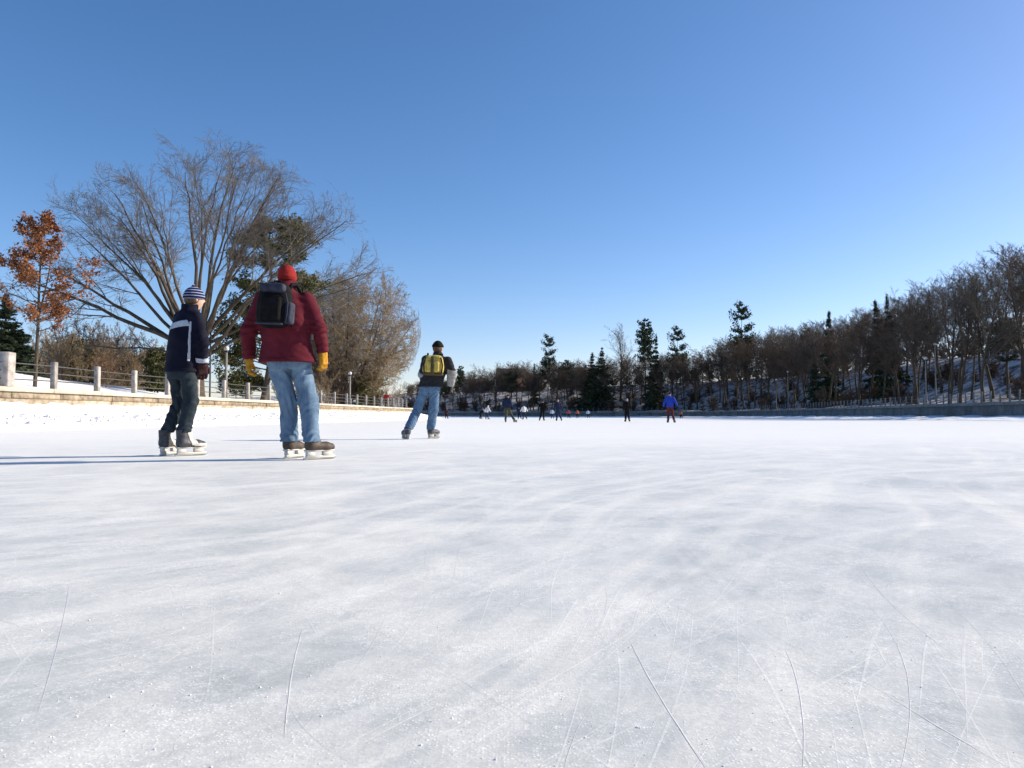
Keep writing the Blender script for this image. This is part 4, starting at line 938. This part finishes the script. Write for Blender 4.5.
def person(label, base, J, S, vox=.009, cat='person', group=None):
    root = thing('person', label, cat, (base[0], base[1], base[2] if len(base) > 2 else 0), 0, group)
    J = {k: (np.array(v, float) if isinstance(v, (tuple, list)) else v) for k, v in J.items()}
    yaw, hyaw = J.get('yaw', 0.0), J.get('hyaw', J.get('yaw', 0.0)); b = S.get('bulk', 1.0); near = vox < .012
    hc = (J['hipL']+J['hipR'])/2; sc = (J['shL']+J['shR'])/2; nk = J['neck']; hd = J['head']; hr = J.get('hr', 1.0); sw = np.linalg.norm((J['shL']-J['shR'])[:2])/2
    hem = J['hem']; zs = sc[2]
    def cen(z):
        t = (z-hc[2])/(zs-hc[2]); c = hc+(sc-hc)*min(t, 1)
        if z > zs: c = sc + (nk-sc)*min(1, (z-zs)/max(nk[2]-zs, .01))
        return c
    fm = S.get('hemw', 1.0)
    tz = [(hem, .225*fm, .165*fm), (hem+.32*(zs-hem), .212, .155), (hem+.66*(zs-hem), .232, .16), (zs-.05, .215, .14), (zs+.02, .175, .118), (zs+.065, .115, .095), (nk[2], .078, .085), (nk[2]+S.get('collar', .045), .076, .086)]
    k_ = max(sw/.2, .90)
    secs = [(*(cen(z)[:2] - (np.array([math.sin(yaw), math.cos(yaw)])*.012 if .3 < (z-hem)/(zs-hem) < .8 else 0)), z, rx*b*k_ if z < zs+.05 else rx, ry*b if z < zs+.05 else ry) for z, rx, ry in tz]
    ra = S.get('arm', 1.0)
    def arms(P, f):
        d = 1e3
        for s in 'LR':
            sh, e, w = J['sh'+s], J['el'+s], J['wr'+s]; ax = w-e; L = np.linalg.norm(ax); ax = ax/L
            u = rc(P, sh, e, .084*f, .066*f); v = rc(P, e, w, .067*f, .052*f); v = np.maximum(v, (P-w.astype(np.float32))@ax.astype(np.float32))
            dd = smin(u, v, .03)
            if near: # creases gathered at the elbow and above the cuff
                q = (P-e.astype(np.float32))@ax.astype(np.float32)
                dd = dd + .0075*np.sin(q*95+3*sinnoise(P, 7, 14, 1))*np.exp(-(q/.11)**2) + .005*np.sin(q*120+3*sinnoise(P, 8, 18, 1))*np.exp(-((q-L+.05)/.06)**2)
            d = np.minimum(d, dd)
        return d
    def jacket(P, g=0.0):
        d = smin(loft(P, secs, yaw), arms(P, ra), .045)
        if near:
            Pz = P*np.array([1, 1, .6], np.float32); d = d + .008*sinnoise(Pz, S.get('seed', 1), 11, 2) + .0045*sinnoise(P*np.array([1, 1, 1.7], np.float32), S.get('seed', 1)+1, 30, 2)
        return d-g
    pts = np.array([J[k] for k in ('shL', 'shR', 'elL', 'elR', 'wrL', 'wrR', 'hipL', 'hipR')])
    lo, hi = pts.min(0)-.20, pts.max(0)+.20; lo[2] = min(hem, pts[4:6, 2].min())-.03; hi[2] = nk[2]+.12
    jk = link('jacket', sdf_mesh('jacket', jacket, lo, hi, vox*.85), M[S['jacket']], root)
    if 'band' in S:    # pale band round the chest
        z0, z1 = S['band']
        def bandf(P):
            zz = P[..., 2]-.02*np.sin((P[..., 0])*9); d = np.maximum(jacket(P, .005), -jacket(P, -.006)); return np.maximum(np.maximum(d, np.maximum(z0-zz, zz-z1)), -(arms(P, ra)-.012))
        link('chest_band', sdf_mesh('chest_band', bandf, (lo[0], lo[1], z0-.04), (hi[0], hi[1], z1+.04), vox*.7), M['band'], jk)
        def pipe(P):
            d = np.maximum(jacket(P, .005), -jacket(P, -.006)); zz = P[..., 2]; x0 = S['pipe'] + .045*(zz-1.1); return np.maximum(np.maximum(d, np.abs(P[..., 0]-x0)-.011), np.maximum(np.maximum(zz-z1, hem+.10-zz), P[..., 1]-hc[1]))
        link('side_piping', sdf_mesh('side_piping', pipe, (sc[0]-.1, lo[1], hem), (hi[0], hc[1]+.02, z1), vox*.7), M['band'], jk)
    if 'cuff' in S:
        for s in 'LR':
            w, e = J['wr'+s], J['el'+s]; ax = (w-e)/np.linalg.norm(w-e)
            def cf(P): q = (P-w.astype(np.float32))@ax.astype(np.float32); return np.maximum(np.maximum(np.maximum(jacket(P, .006), -jacket(P, -.006)), np.abs(q+.04)-.024), rc(P, e, w, .078, .066))
            link('cuff_band', sdf_mesh('cuff_band', cf, w-.13, w+.13, vox*.7), M[S['cuff']], jk)
    if 'sleeve' in S:   # forearms of another colour
        for s in 'LR':
            w, e = J['wr'+s], J['el'+s]
            def sf(P): ax = (w-e)/np.linalg.norm(w-e); q = (P-e.astype(np.float32))@ax.astype(np.float32); return np.maximum(np.maximum(jacket(P, .006), -jacket(P, -.01)), np.maximum(-.07-q, rc(P, e-ax*.08, w, .1, .085)))
            link('sleeve_panel', sdf_mesh('sleeve_panel', sf, np.minimum(w, e)-.16, np.maximum(w, e)+.16, vox*.8), M[S['sleeve']], jk)
    # trousers
    lw = S.get('leg', 1.0)
    def trousers(P):
        wz = hem+.02; d = loft(P, [(*hc[:2], hc[2]-.10, .165, .12), (*hc[:2], hc[2]-.02, .178*S.get('hip', 1), .128), (*hc[:2], wz+.05, .15, .115)], yaw)
        for s in 'LR':
            h_, k, a = J['hip'+s], J['kn'+s], J['an'+s]; cz = J.get('cuffz', .2)
            u = smin(rc(P, h_, k, .098*lw, .078*lw), rc(P, k, a, .078*lw, .072*lw), .02)
            if near:
                zz = P[..., 2]; tl = zz + 1.1*(P[..., 0]-k[0])*(1 if s == 'L' else -1) + .5*P[..., 1]; u = u + .0065*np.sin(tl*70+9*sinnoise(P, 12, 14, 2))*np.exp(-((zz-cz-.05)/.08)**2) + .008*np.sin(tl*62+7*sinnoise(P, 13, 11, 1))*np.exp(-((zz-k[2]+.02)/.10)**2) + .007*np.sin(tl*42+7*sinnoise(P, 14, 10, 1))*np.exp(-((zz-h_[2]+.12)/.12)**2) + .010*sinnoise(P*np.array([1, 1, .45], np.float32), 16, 20, 3)
            u = np.maximum(u, cz-P[..., 2]); d = smin(d, u, .03)
        if near: d = d + .006*sinnoise(P, 15, 14, 2)
        return d
    pts = np.array([J[k] for k in ('hipL', 'hipR', 'knL', 'knR', 'anL', 'anR')]); lo, hi = pts.min(0)-.17, pts.max(0)+.17; lo[2] = .08; hi[2] = hem+.12
    tr = link('trousers', sdf_mesh('trousers', trousers, lo, hi, vox*.9), M[S['trousers']], root)
    if near and S.get('pockets'):
        for sx in (-1, 1):
            def pk(P):
                Q = frame(P, yaw, hc); u_ = Q[..., 0]-sx*.085; w_ = Q[..., 2]+.045; T_ = trousers(P)
                return np.maximum(np.maximum(T_-.005, -(T_+.006)), np.maximum(np.maximum(np.abs(u_)-.055, np.abs(w_)-.06), np.maximum(np.abs(u_)+w_*-.6-.075, Q[..., 1])))
            link('pocket', sdf_mesh('pocket', pk, hc-np.array([.2, .22, .14]), hc+np.array([.2, .02, .05]), vox*.7), M[S['trousers']], tr)
    if near:     # hem band and centre-back seam of the jacket
        def hb(P): return np.maximum(np.maximum(jacket(P, .004), -jacket(P, -.008)), np.maximum(np.maximum(hem-.001-P[..., 2], P[..., 2]-hem-.032), .01-arms(P, ra)))
        link('hem_band', sdf_mesh('hem_band', hb, (hc[0]-.36, hc[1]-.28, hem-.01), (hc[0]+.36, hc[1]+.28, hem+.05), vox*.7), M[S['jacket']], jk)
    # body: one continuous figure under the clothes
    fx, fy = math.sin(hyaw), math.cos(hyaw)
    def body(P):
        bs = [(x, y_, z, rx*.84, ry*.84) for x, y_, z, rx, ry in secs[:-2]] ; d = loft(P, [(*hc[:2], hc[2]-.06, .14, .10)] + [q for q in bs if q[2] > hc[2]], yaw)
        for s in 'LR':
            d = smin(d, smin(rc(P, J['sh'+s], J['el'+s], .052, .042), rc(P, J['el'+s], J['wr'+s], .043, .030), .02), .03)
            hv = J['wr'+s]-J['el'+s]; hv = hv/np.linalg.norm(hv); d = smin(d, rc(P, J['wr'+s], J['wr'+s]+hv*.05, .026, .020), .01)
            d = smin(d, smin(rc(P, J['hip'+s], J['kn'+s], .064*lw, .046*lw), rc(P, J['kn'+s], J['an'+s], .046*lw, .030), .02), .02)
        d = smin(d, rc(P, nk+np.array([0, 0, -.08]), hd+np.array([0, 0, -.04]), .06, .056), .02)
        Q = frame(P, hyaw, hd)/hr
        hdv = ell(Q, (0, -.005, .025), (.076, .096, .095)); hdv = smin(hdv, ell(Q, (0, .03, -.045), (.058, .062, .07)), .04)
        hdv = smin(hdv, rc(Q, (0, .088, .01), (0, .108, -.018), .010, .014), .012)                      # nose
        for s in (-1, 1):
            hdv = smin(hdv, ell(Q, (s*.077, -.005, -.01), (.012, .02, .032)), .008); hdv = np.maximum(hdv, -(ell(Q, (s*.032, .100, .012), (.016, .014, .010))))
        hdv = np.maximum(hdv, -ell(Q, (0, .098, -.058), (.026, .012, .005)))
        return smin(d, hdv, .015)
    pts = np.array([v for k, v in J.items() if isinstance(v, np.ndarray)]); lo, hi = pts.min(0)-.16, pts.max(0)+.16; lo[2] = .08
    bo = link('body', sdf_mesh('body', body, lo, hi, vox*1.05), M['skin'], root)
    if S.get('hair'):
        def hairf(P):
            Q = frame(P, hyaw, hd)/hr; d = ell(Q, (0, -.022, .0), (.086, .092, .098)); return np.maximum(d, np.maximum(Q[..., 1]-.045, -.075-Q[..., 2])) + .003*sinnoise(P, 17, 60, 2)
        link('hair', sdf_mesh('hair', hairf, hd-.14, hd+.14, vox*.7), M[S['hair']], root)
    def hatf(P):
        Q = frame(P, hyaw, hd)/hr; d = ell(Q, (0, -.006, .030), (.092, .112, .108)); lim = S.get('hat_low', .005)
        d = np.maximum(d, lim-Q[..., 2]); br = np.maximum(ell(Q, (0, -.006, .03), (.100, .120, .116)), np.abs(Q[..., 2]-lim-.022)-.022)
        d = smin(d, br, .008)
        if S.get('knob'): d = smin(d, ell(Q, (0, -.01, .145), (.022, .022, .018)), .012)
        if S.get('peak'): d = np.minimum(d, np.maximum(ell(Q, (0, .10, lim+.015), (.075, .085, .012)), .06-Q[..., 1]))
        return d + (.0015*sinnoise(P, 19, 50, 2) if near else 0)
    link('hat', sdf_mesh('hat', hatf, hd-np.array([.16, .2, .1]), hd+np.array([.16, .2, .22]), vox*.7), M[S['hat']], root)
    if S.get('scarf'):
        def scf(P): c = (nk+hd)/2+np.array([0, 0, -.01]); return rc(P, nk+np.array([0, 0, -.01]), hd+np.array([0, 0, -.055]), S.get('scarf_r', .082), S.get('scarf_r', .082)+.006) + .004*sinnoise(P, 20, 45, 2)
        link('scarf', sdf_mesh('scarf', scf, nk-.14, hd+.14, vox*.8), M[S['scarf']], root)
    for s, sx in (('L', -1), ('R', 1)):
        w, e = J['wr'+s], J['el'+s]; v = (w-e)/np.linalg.norm(w-e)*.6+np.array([0, 0, -.5]); fwd = np.array([math.sin(yaw), math.cos(yaw), 0]); rt = np.array([math.cos(yaw), -math.sin(yaw), 0])
        if near: glove(root, 'glove', w, v, fwd, -sx*rt+fwd*.25, M[S['glove']], .0055, S.get('curl', 1.0), S.get('gsize', 1.1))
        else:
            vv = v/np.linalg.norm(v); link('glove', sdf_mesh('glove', lambda P: smin(rc(P, w-vv*.03, w+vv*.1, .045, .04), rc(P, w+vv*.02, w+vv*.06+fwd*.05, .022, .018), .02), w-.22, w+.22, vox*.8), M[S['glove']], root)
        if S.get('skates', True):
            skate(root, J['an'+s], J['fy'+s], S['boot'], vox*.75 if near else vox*.8, near, S.get('panel'), S.get('holder', 'white_plastic'), S.get('shaft', .25))
        else:
            a = J['an'+s]; link('boot', sdf_mesh('boot', lambda P: np.maximum(smin(rc(frame(P, J['fy'+s], (a[0], a[1], 0)), (0, -.05, .05), (0, .15, .045), .05, .045), rc(frame(P, J['fy'+s], (a[0], a[1], 0)), (0, -.04, .06), (0, -.04, .22), .05, .05), .02), -P[..., 2]), a-np.array([.25, .25, .3]), a+np.array([.25, .25, .15]), vox), M[S['boot']], root)
    return root

def backpack(label, base, c, yaw, size, mats, tilt=0.0, vox=.007, sh=None, kind_='day'):
    """c: pack centre in the wearer's coordinates; size: width, depth, height"""
    w, dp, hh = size; root = thing('backpack', label, 'backpack', (base[0]+c[0], base[1]+c[1], base[2]+c[2] if len(base) > 2 else c[2])); root.rotation_euler = (0, tilt, -yaw)
    def main(P):
        s = 1 - .30*np.clip(P[..., 2]/hh+.05, 0, 1); Q = np.stack([P[..., 0]/s, P[..., 1]+.0, P[..., 2]], -1)
        return rbox(Q, (w/2, dp/2, hh/2), min(.098, dp/2-.002)) + .012*sinnoise(P, 31, 14, 3)
    mm = link('pack_body', sdf_mesh('pack_body', main, (-w*.6, -dp*.7, -hh*.6), (w*.6, dp*.7, hh*.6), vox), M[mats[0]], root)
    def pocket(P): return rbox(P-np.array([0, -dp/2-.005, -hh*.10], np.float32), (w*.31, .04, hh*.29), .038) + .003*sinnoise(P, 32, 22, 2)
    link('front_pocket', sdf_mesh('front_pocket', pocket, (-w*.4, -dp/2-.06, -hh*.45), (w*.4, -dp/2+.05, hh*.28), vox*.8), M[mats[1]], root)
    if kind_ == 'day':
        def flap(P): return rbox(P-np.array([0, -dp/2+.012, hh*.36], np.float32), (w*.36, .045, hh*.10), .03)
        link('top_flap', sdf_mesh('top_flap', flap, (-w*.45, -dp/2-.05, hh*.2), (w*.45, -dp/2+.08, hh*.52), vox*.8), M[mats[2]], root)
        for sx in (-1, 1):
            if sx < 0: continue
            def sidep(P): return rbox(P-np.array([sx*w*.46, -dp*.1, -hh*.16], np.float32), (.03, dp*.32, hh*.24), .024)
            link('side_pocket', sdf_mesh('side_pocket', sidep, (sx*w*.46-.05, -dp*.5, -hh*.45), (sx*w*.46+.05, dp*.3, hh*.12), vox*.8), M[mats[2]], root)
            m = MB(); m.tube([(sx*w*.40, -dp/2-.012, hh*.26), (sx*w*.455, -dp/2+.012, hh*.05), (sx*w*.46, -dp/2+.004, -hh*.2), (sx*w*.43, -dp/2+.0, -hh*.40)], .006, 8); m.build('trim', M[mats[3]], root, True)
        m = MB(); m.tube([(x, -dp/2-.028-.012*math.cos(x*8), -hh*.43) for x in np.linspace(-w*.40, w*.40, 9)], .009, 8); m.build('trim', M[mats[3]], root, True)
        m = MB(); m.tube([(-.035, dp*.1, hh*.48), (-.03, dp*.08, hh*.55), (.03, dp*.08, hh*.55), (.035, dp*.1, hh*.48)], .008, 8); m.build('handle', M['black'], root, True)
    else:
        def stripe(P): return rbox(P-np.array([-.005, -dp/2-.03, -hh*.02], np.float32), (w*.085, .035, hh*.46), .02)
        link('centre_stripe', sdf_mesh('centre_stripe', stripe, (-w*.2, -dp/2-.08, -hh*.52), (w*.2, -dp/2+.03, hh*.5), vox*.7), M[mats[2]], root)
        for sx in (-1, 1):
            m = MB(); m.tube([(sx*w*.36, -dp/2+.004, hh*.40), (sx*w*.45, -dp/2+.006, 0), (sx*w*.42, -dp/2+.006, -hh*.42)], .012, 8); m.build('trim', M[mats[3]], root, True)
        def bot(P): return rbox(P-np.array([0, -.005, -hh*.47], np.float32), (w*.47, dp*.52, hh*.07), .02)
        link('bottom_panel', sdf_mesh('bottom_panel', bot, (-w*.55, -dp*.65, -hh*.6), (w*.55, dp*.6, -hh*.3), vox*.8), M[mats[2]], root)
    for sx in (-1, 1):   # straps over the shoulders and back under the arms
        m = MB(); x = sx*w*.30; t_ = sh or .10
        m.tube([(x*.8, dp*.42, hh*.34), (x*1.05, dp*.5+.01, hh*.34+t_*.75), (x*1.15, dp*.5+.10, hh*.34+t_*.95), (x*1.2, dp*.5+.22, hh*.34+t_*.4), (x*1.25, dp*.5+.31, hh*.05), (x*1.5, dp*.5+.24, -hh*.30), (x*1.62, dp*.5+.08, -hh*.38), (x*1.4, dp*.3, -hh*.40)], .017, 8); m.build('strap', M['black'], root, True)
    return root

# ------------------------------------------------------------------ the three near skaters
MB_ = px2ice(289, 459.5)
person('man skating away in burgundy jacket, red hat, mustard gloves and faded jeans', MB_[:2], dict(
    head=(-.045, .03, 1.685), neck=(-.05, 0, 1.575), shL=(-.255, -.01, 1.475), shR=(.145, .0, 1.465), elL=(-.375, -.05, 1.185), elR=(.275, -.05, 1.205), wrL=(-.385, .01, .935), wrR=(.30, .01, .985),
    hipL=(-.115, 0, .93), hipR=(.075, 0, .93), knL=(-.035, .07, .53), knR=(.16, .05, .54), anL=(-.03, .10, .15), anR=(.22, -.06, .15), hem=.895, fyL=.30, fyR=.75, yaw=.05, hyaw=.0, cuffz=.165, hr=.90),
    dict(pockets=True, jacket='burgundy', trousers='jeans_light', hat='red_hat', glove='mustard', boot='brown_boot', scarf='burgundy', bulk=1.06, hemw=1.10, collar=.06, leg=1.06, hip=1.15, arm=1.02, gsize=1.15, curl=1.25, shaft=.175, seed=4, hat_low=-.03), .009)
backpack('black and slate daypack with silver trim on the back of the man in burgundy', MB_[:2], (-.075, -.225, 1.39), .05, (.315, .20, .41), ('black', 'black', 'slate', 'slate'), .06, .007)
GB = px2ice(177, 456)
person('skater in navy jacket with pale chest band, striped knit hat and dark jeans', GB[:2], dict(
    head=(.135, .03, 1.585), neck=(.105, .0, 1.475), shL=(-.025, .105, 1.39), shR=(.205, -.085, 1.375), elL=(-.01, .20, 1.13), elR=(.275, -.10, 1.13), wrL=(.06, .30, .98), wrR=(.245, -.02, .93),
    hipL=(-.045, .05, .87), hipR=(.105, -.05, .87), knL=(-.04, .10, .53), knR=(.12, .02, .55), anL=(-.135, .02, .17), anR=(.065, -.03, .17), hem=.84, fyL=.15, fyR=.70, yaw=.62, hyaw=.85, cuffz=.235, hr=.90),
    dict(jacket='navy', trousers='jeans_dark', hat='hat_striped', glove='maroon', boot='black_boot', panel='white_plastic', bulk=.93, leg=.86, hip=.92, arm=.9, band=(1.27, 1.335), cuff='band', hair='hair', pipe=.165, knob=True, shaft=.245, gsize=1.15, seed=9, hat_low=-.005, collar=.05), .009)
YB = px2ice(421, 439.0)
person('skater in dark jacket with grey sleeves and blue jeans, wearing yellow backpack', YB[:2], dict(
    head=(.285, .04, 1.585), neck=(.28, .0, 1.475), shL=(.085, .0, 1.385), shR=(.455, .0, 1.36), elL=(.02, .0, 1.13), elR=(.545, -.03, 1.14), wrL=(.09, .2, 1.0), wrR=(.50, .07, .94),
    hipL=(.075, 0, .91), hipR=(.235, 0, .91), knL=(-.075, .03, .50), knR=(.205, .06, .50), anL=(-.205, -.22, .14), anR=(.155, .12, .14), hem=.91, fyL=-.5, fyR=.55, yaw=-.05, hyaw=.25, cuffz=.16),
    dict(pockets=True, jacket='charcoal', trousers='jeans_mid', hat='black', glove='black', boot='black_boot', sleeve='sage', hair='hair', bulk=1.0, leg=1.0, peak=True, holder='sage', shaft=.2, seed=14, hat_low=.02), .010)
backpack('yellow backpack with dark centre stripe on the third near skater', YB[:2], (.235, -.215, 1.275), .0, (.36, .16, .33), ('yellow', 'yellow', 'olive', 'charcoal'), .03, .009, kind_='stripe')

# ------------------------------------------------------------------ far skaters
def pose(h=1.75, yaw=0.0, lean=.1, stride=.15, side=1, arms=.1, crouch=0.0):
    """skating pose; coordinates turned by yaw, scaled to height h"""
    k = h/1.78; D = dict(head=(0, .06+lean*1.5, 1.64-crouch*1.1), neck=(0, .0+lean*1.3, 1.53-crouch), shL=(-.19, lean*1.1, 1.43-crouch), shR=(.19, lean*1.1, 1.43-crouch), elL=(-.28-arms*.4, lean*.8-.06, 1.16-crouch), elR=(.28+arms*.6, lean*.8-.05, 1.16-crouch), wrL=(-.26-arms, lean*.8+.10, .95-crouch*.8), wrR=(.27+arms*1.6, lean*.8+.04, .96-crouch*.8),
        hipL=(-.09, 0, .92-crouch*.6), hipR=(.09, 0, .92-crouch*.6), knL=(-.10-stride*.3*(side < 0), .08+crouch*.4, .52-crouch*.2), knR=(.10+stride*.3*(side > 0), .08+crouch*.4, .52-crouch*.2), anL=(-.10-stride*(side < 0), -.02-.3*stride*(side < 0), .15), anR=(.10+stride*(side > 0), -.02-.3*stride*(side > 0), .15))
    c, s = math.cos(yaw), math.sin(yaw); out = {}
    for n, (x, y_, z) in D.items(): out[n] = ((x*c+y_*s)*k, (-x*s+y_*c)*k, z*k if n[:2] != 'an' else z)
    out.update(hem=(.90-crouch*.6)*k, fyL=yaw-.3, fyR=yaw+.35, yaw=yaw, cuffz=.17); return out
SK = [ # px, distance, height, pose, jacket, trousers, hat, label, vox
    (507, 49, 1.80, dict(yaw=.5, stride=.28, side=1, arms=.04, lean=.03), 'dknavy', 'olive', 'maroon', 'far skater in navy coat and olive trousers, legs apart'),
    (486.5, 92, 1.66, dict(yaw=.6, lean=.16, stride=.1, arms=.2), 'white_cloth', 'dknavy', 'white_cloth', 'far skater in white jacket, leftmost of the two white ones'),
    (524, 88, 1.70, dict(yaw=-.2, lean=.06, stride=.1, arms=.12), 'white_cloth', 'dknavy', 'charcoal', 'far skater in white jacket, right of the one in navy and olive'),
    (542.5, 67, 1.78, dict(yaw=.1, lean=.05, stride=.06, arms=.12, side=-1), 'black', 'black', 'charcoal', 'far skater all in black, arms held out'),
    (558, 65, 1.80, dict(yaw=0, lean=.03, stride=.08, arms=.05), 'dknavy', 'dknavy', 'sage', 'far skater in dark blue with pale hat'),
    (627, 54, 1.62, dict(yaw=.1, lean=.03, stride=.02, arms=.0), 'black', 'black', 'sage', 'far skater all in black with pale green-grey hat, standing alone'),
    (670, 46, 1.84, dict(yaw=.2, lean=.04, stride=.06, arms=.1), 'blue', 'dark_red', 'dknavy', 'far skater in bright blue jacket and dark trousers'),
    (681, 128, 1.35, dict(yaw=0, lean=.1, stride=.1, crouch=.12), 'orange', 'black', 'black', 'tiny distant skater in orange-red beside the one in blue'),
    (568.5, 140, 1.6, dict(yaw=.2, lean=.1, stride=.1), 'pink', 'black', 'black', 'tiny distant skater in pink, right of the one in dark blue'),
    (577.5, 145, 1.6, dict(yaw=-.2, lean=.1, stride=.1), 'orange', 'black', 'black', 'tiny distant skater in orange, rightmost of the middle group'),
    (552, 120, 1.5, dict(yaw=0, lean=.1, stride=.1), 'ltblue', 'dknavy', 'charcoal', 'tiny distant skater in light blue between the two dark ones'),
    (480, 112, 1.6, dict(yaw=1.0, lean=.3, stride=.2, crouch=.15), 'black', 'black', 'sage', 'distant dark skater bent low, leftmost of the middle group'),
    (446, 118, 1.6, dict(yaw=.3, lean=.2, stride=.1, crouch=.1), 'dark_red', 'black', 'black', 'distant skater in dark red beside legs of yellow-backpack skater'),
    (588, 150, 1.6, dict(yaw=.0, lean=.05, stride=.1), 'ltblue', 'dknavy', 'black', 'tiny distant skater in pale blue near the paired spruces'),
    (519, 105, 1.6, dict(yaw=.0, lean=.05, stride=.1), 'dknavy', 'black', 'black', 'distant dark skater left of the white-jacketed one')]
for px, Y, h, po, jc, tr_, ht, lb in SK:
    X = float(px2w(px, 420, Y)[0]); person(lb, (X, Y), pose(h, **{**po, 'stride': po['stride']*1.7+.03, 'lean': po['lean']*1.25}), dict(jacket=jc, trousers=tr_, hat=ht, glove='black', boot='black_boot', holder='charcoal', hat_low=.0), .022 if Y < 75 else .032, 'person', None)
X, Yp = float(px2w(386.5, 396, 84.)[0]), 84.0
person('walker in red coat on the path behind the left railing', (X, Yp, float(left_h(X, Yp))-.01), {**pose(1.7, yaw=.2, lean=.02, stride=.05), **{}}, dict(jacket='red', trousers='black', hat='black', glove='black', boot='black_boot', skates=False), .03)
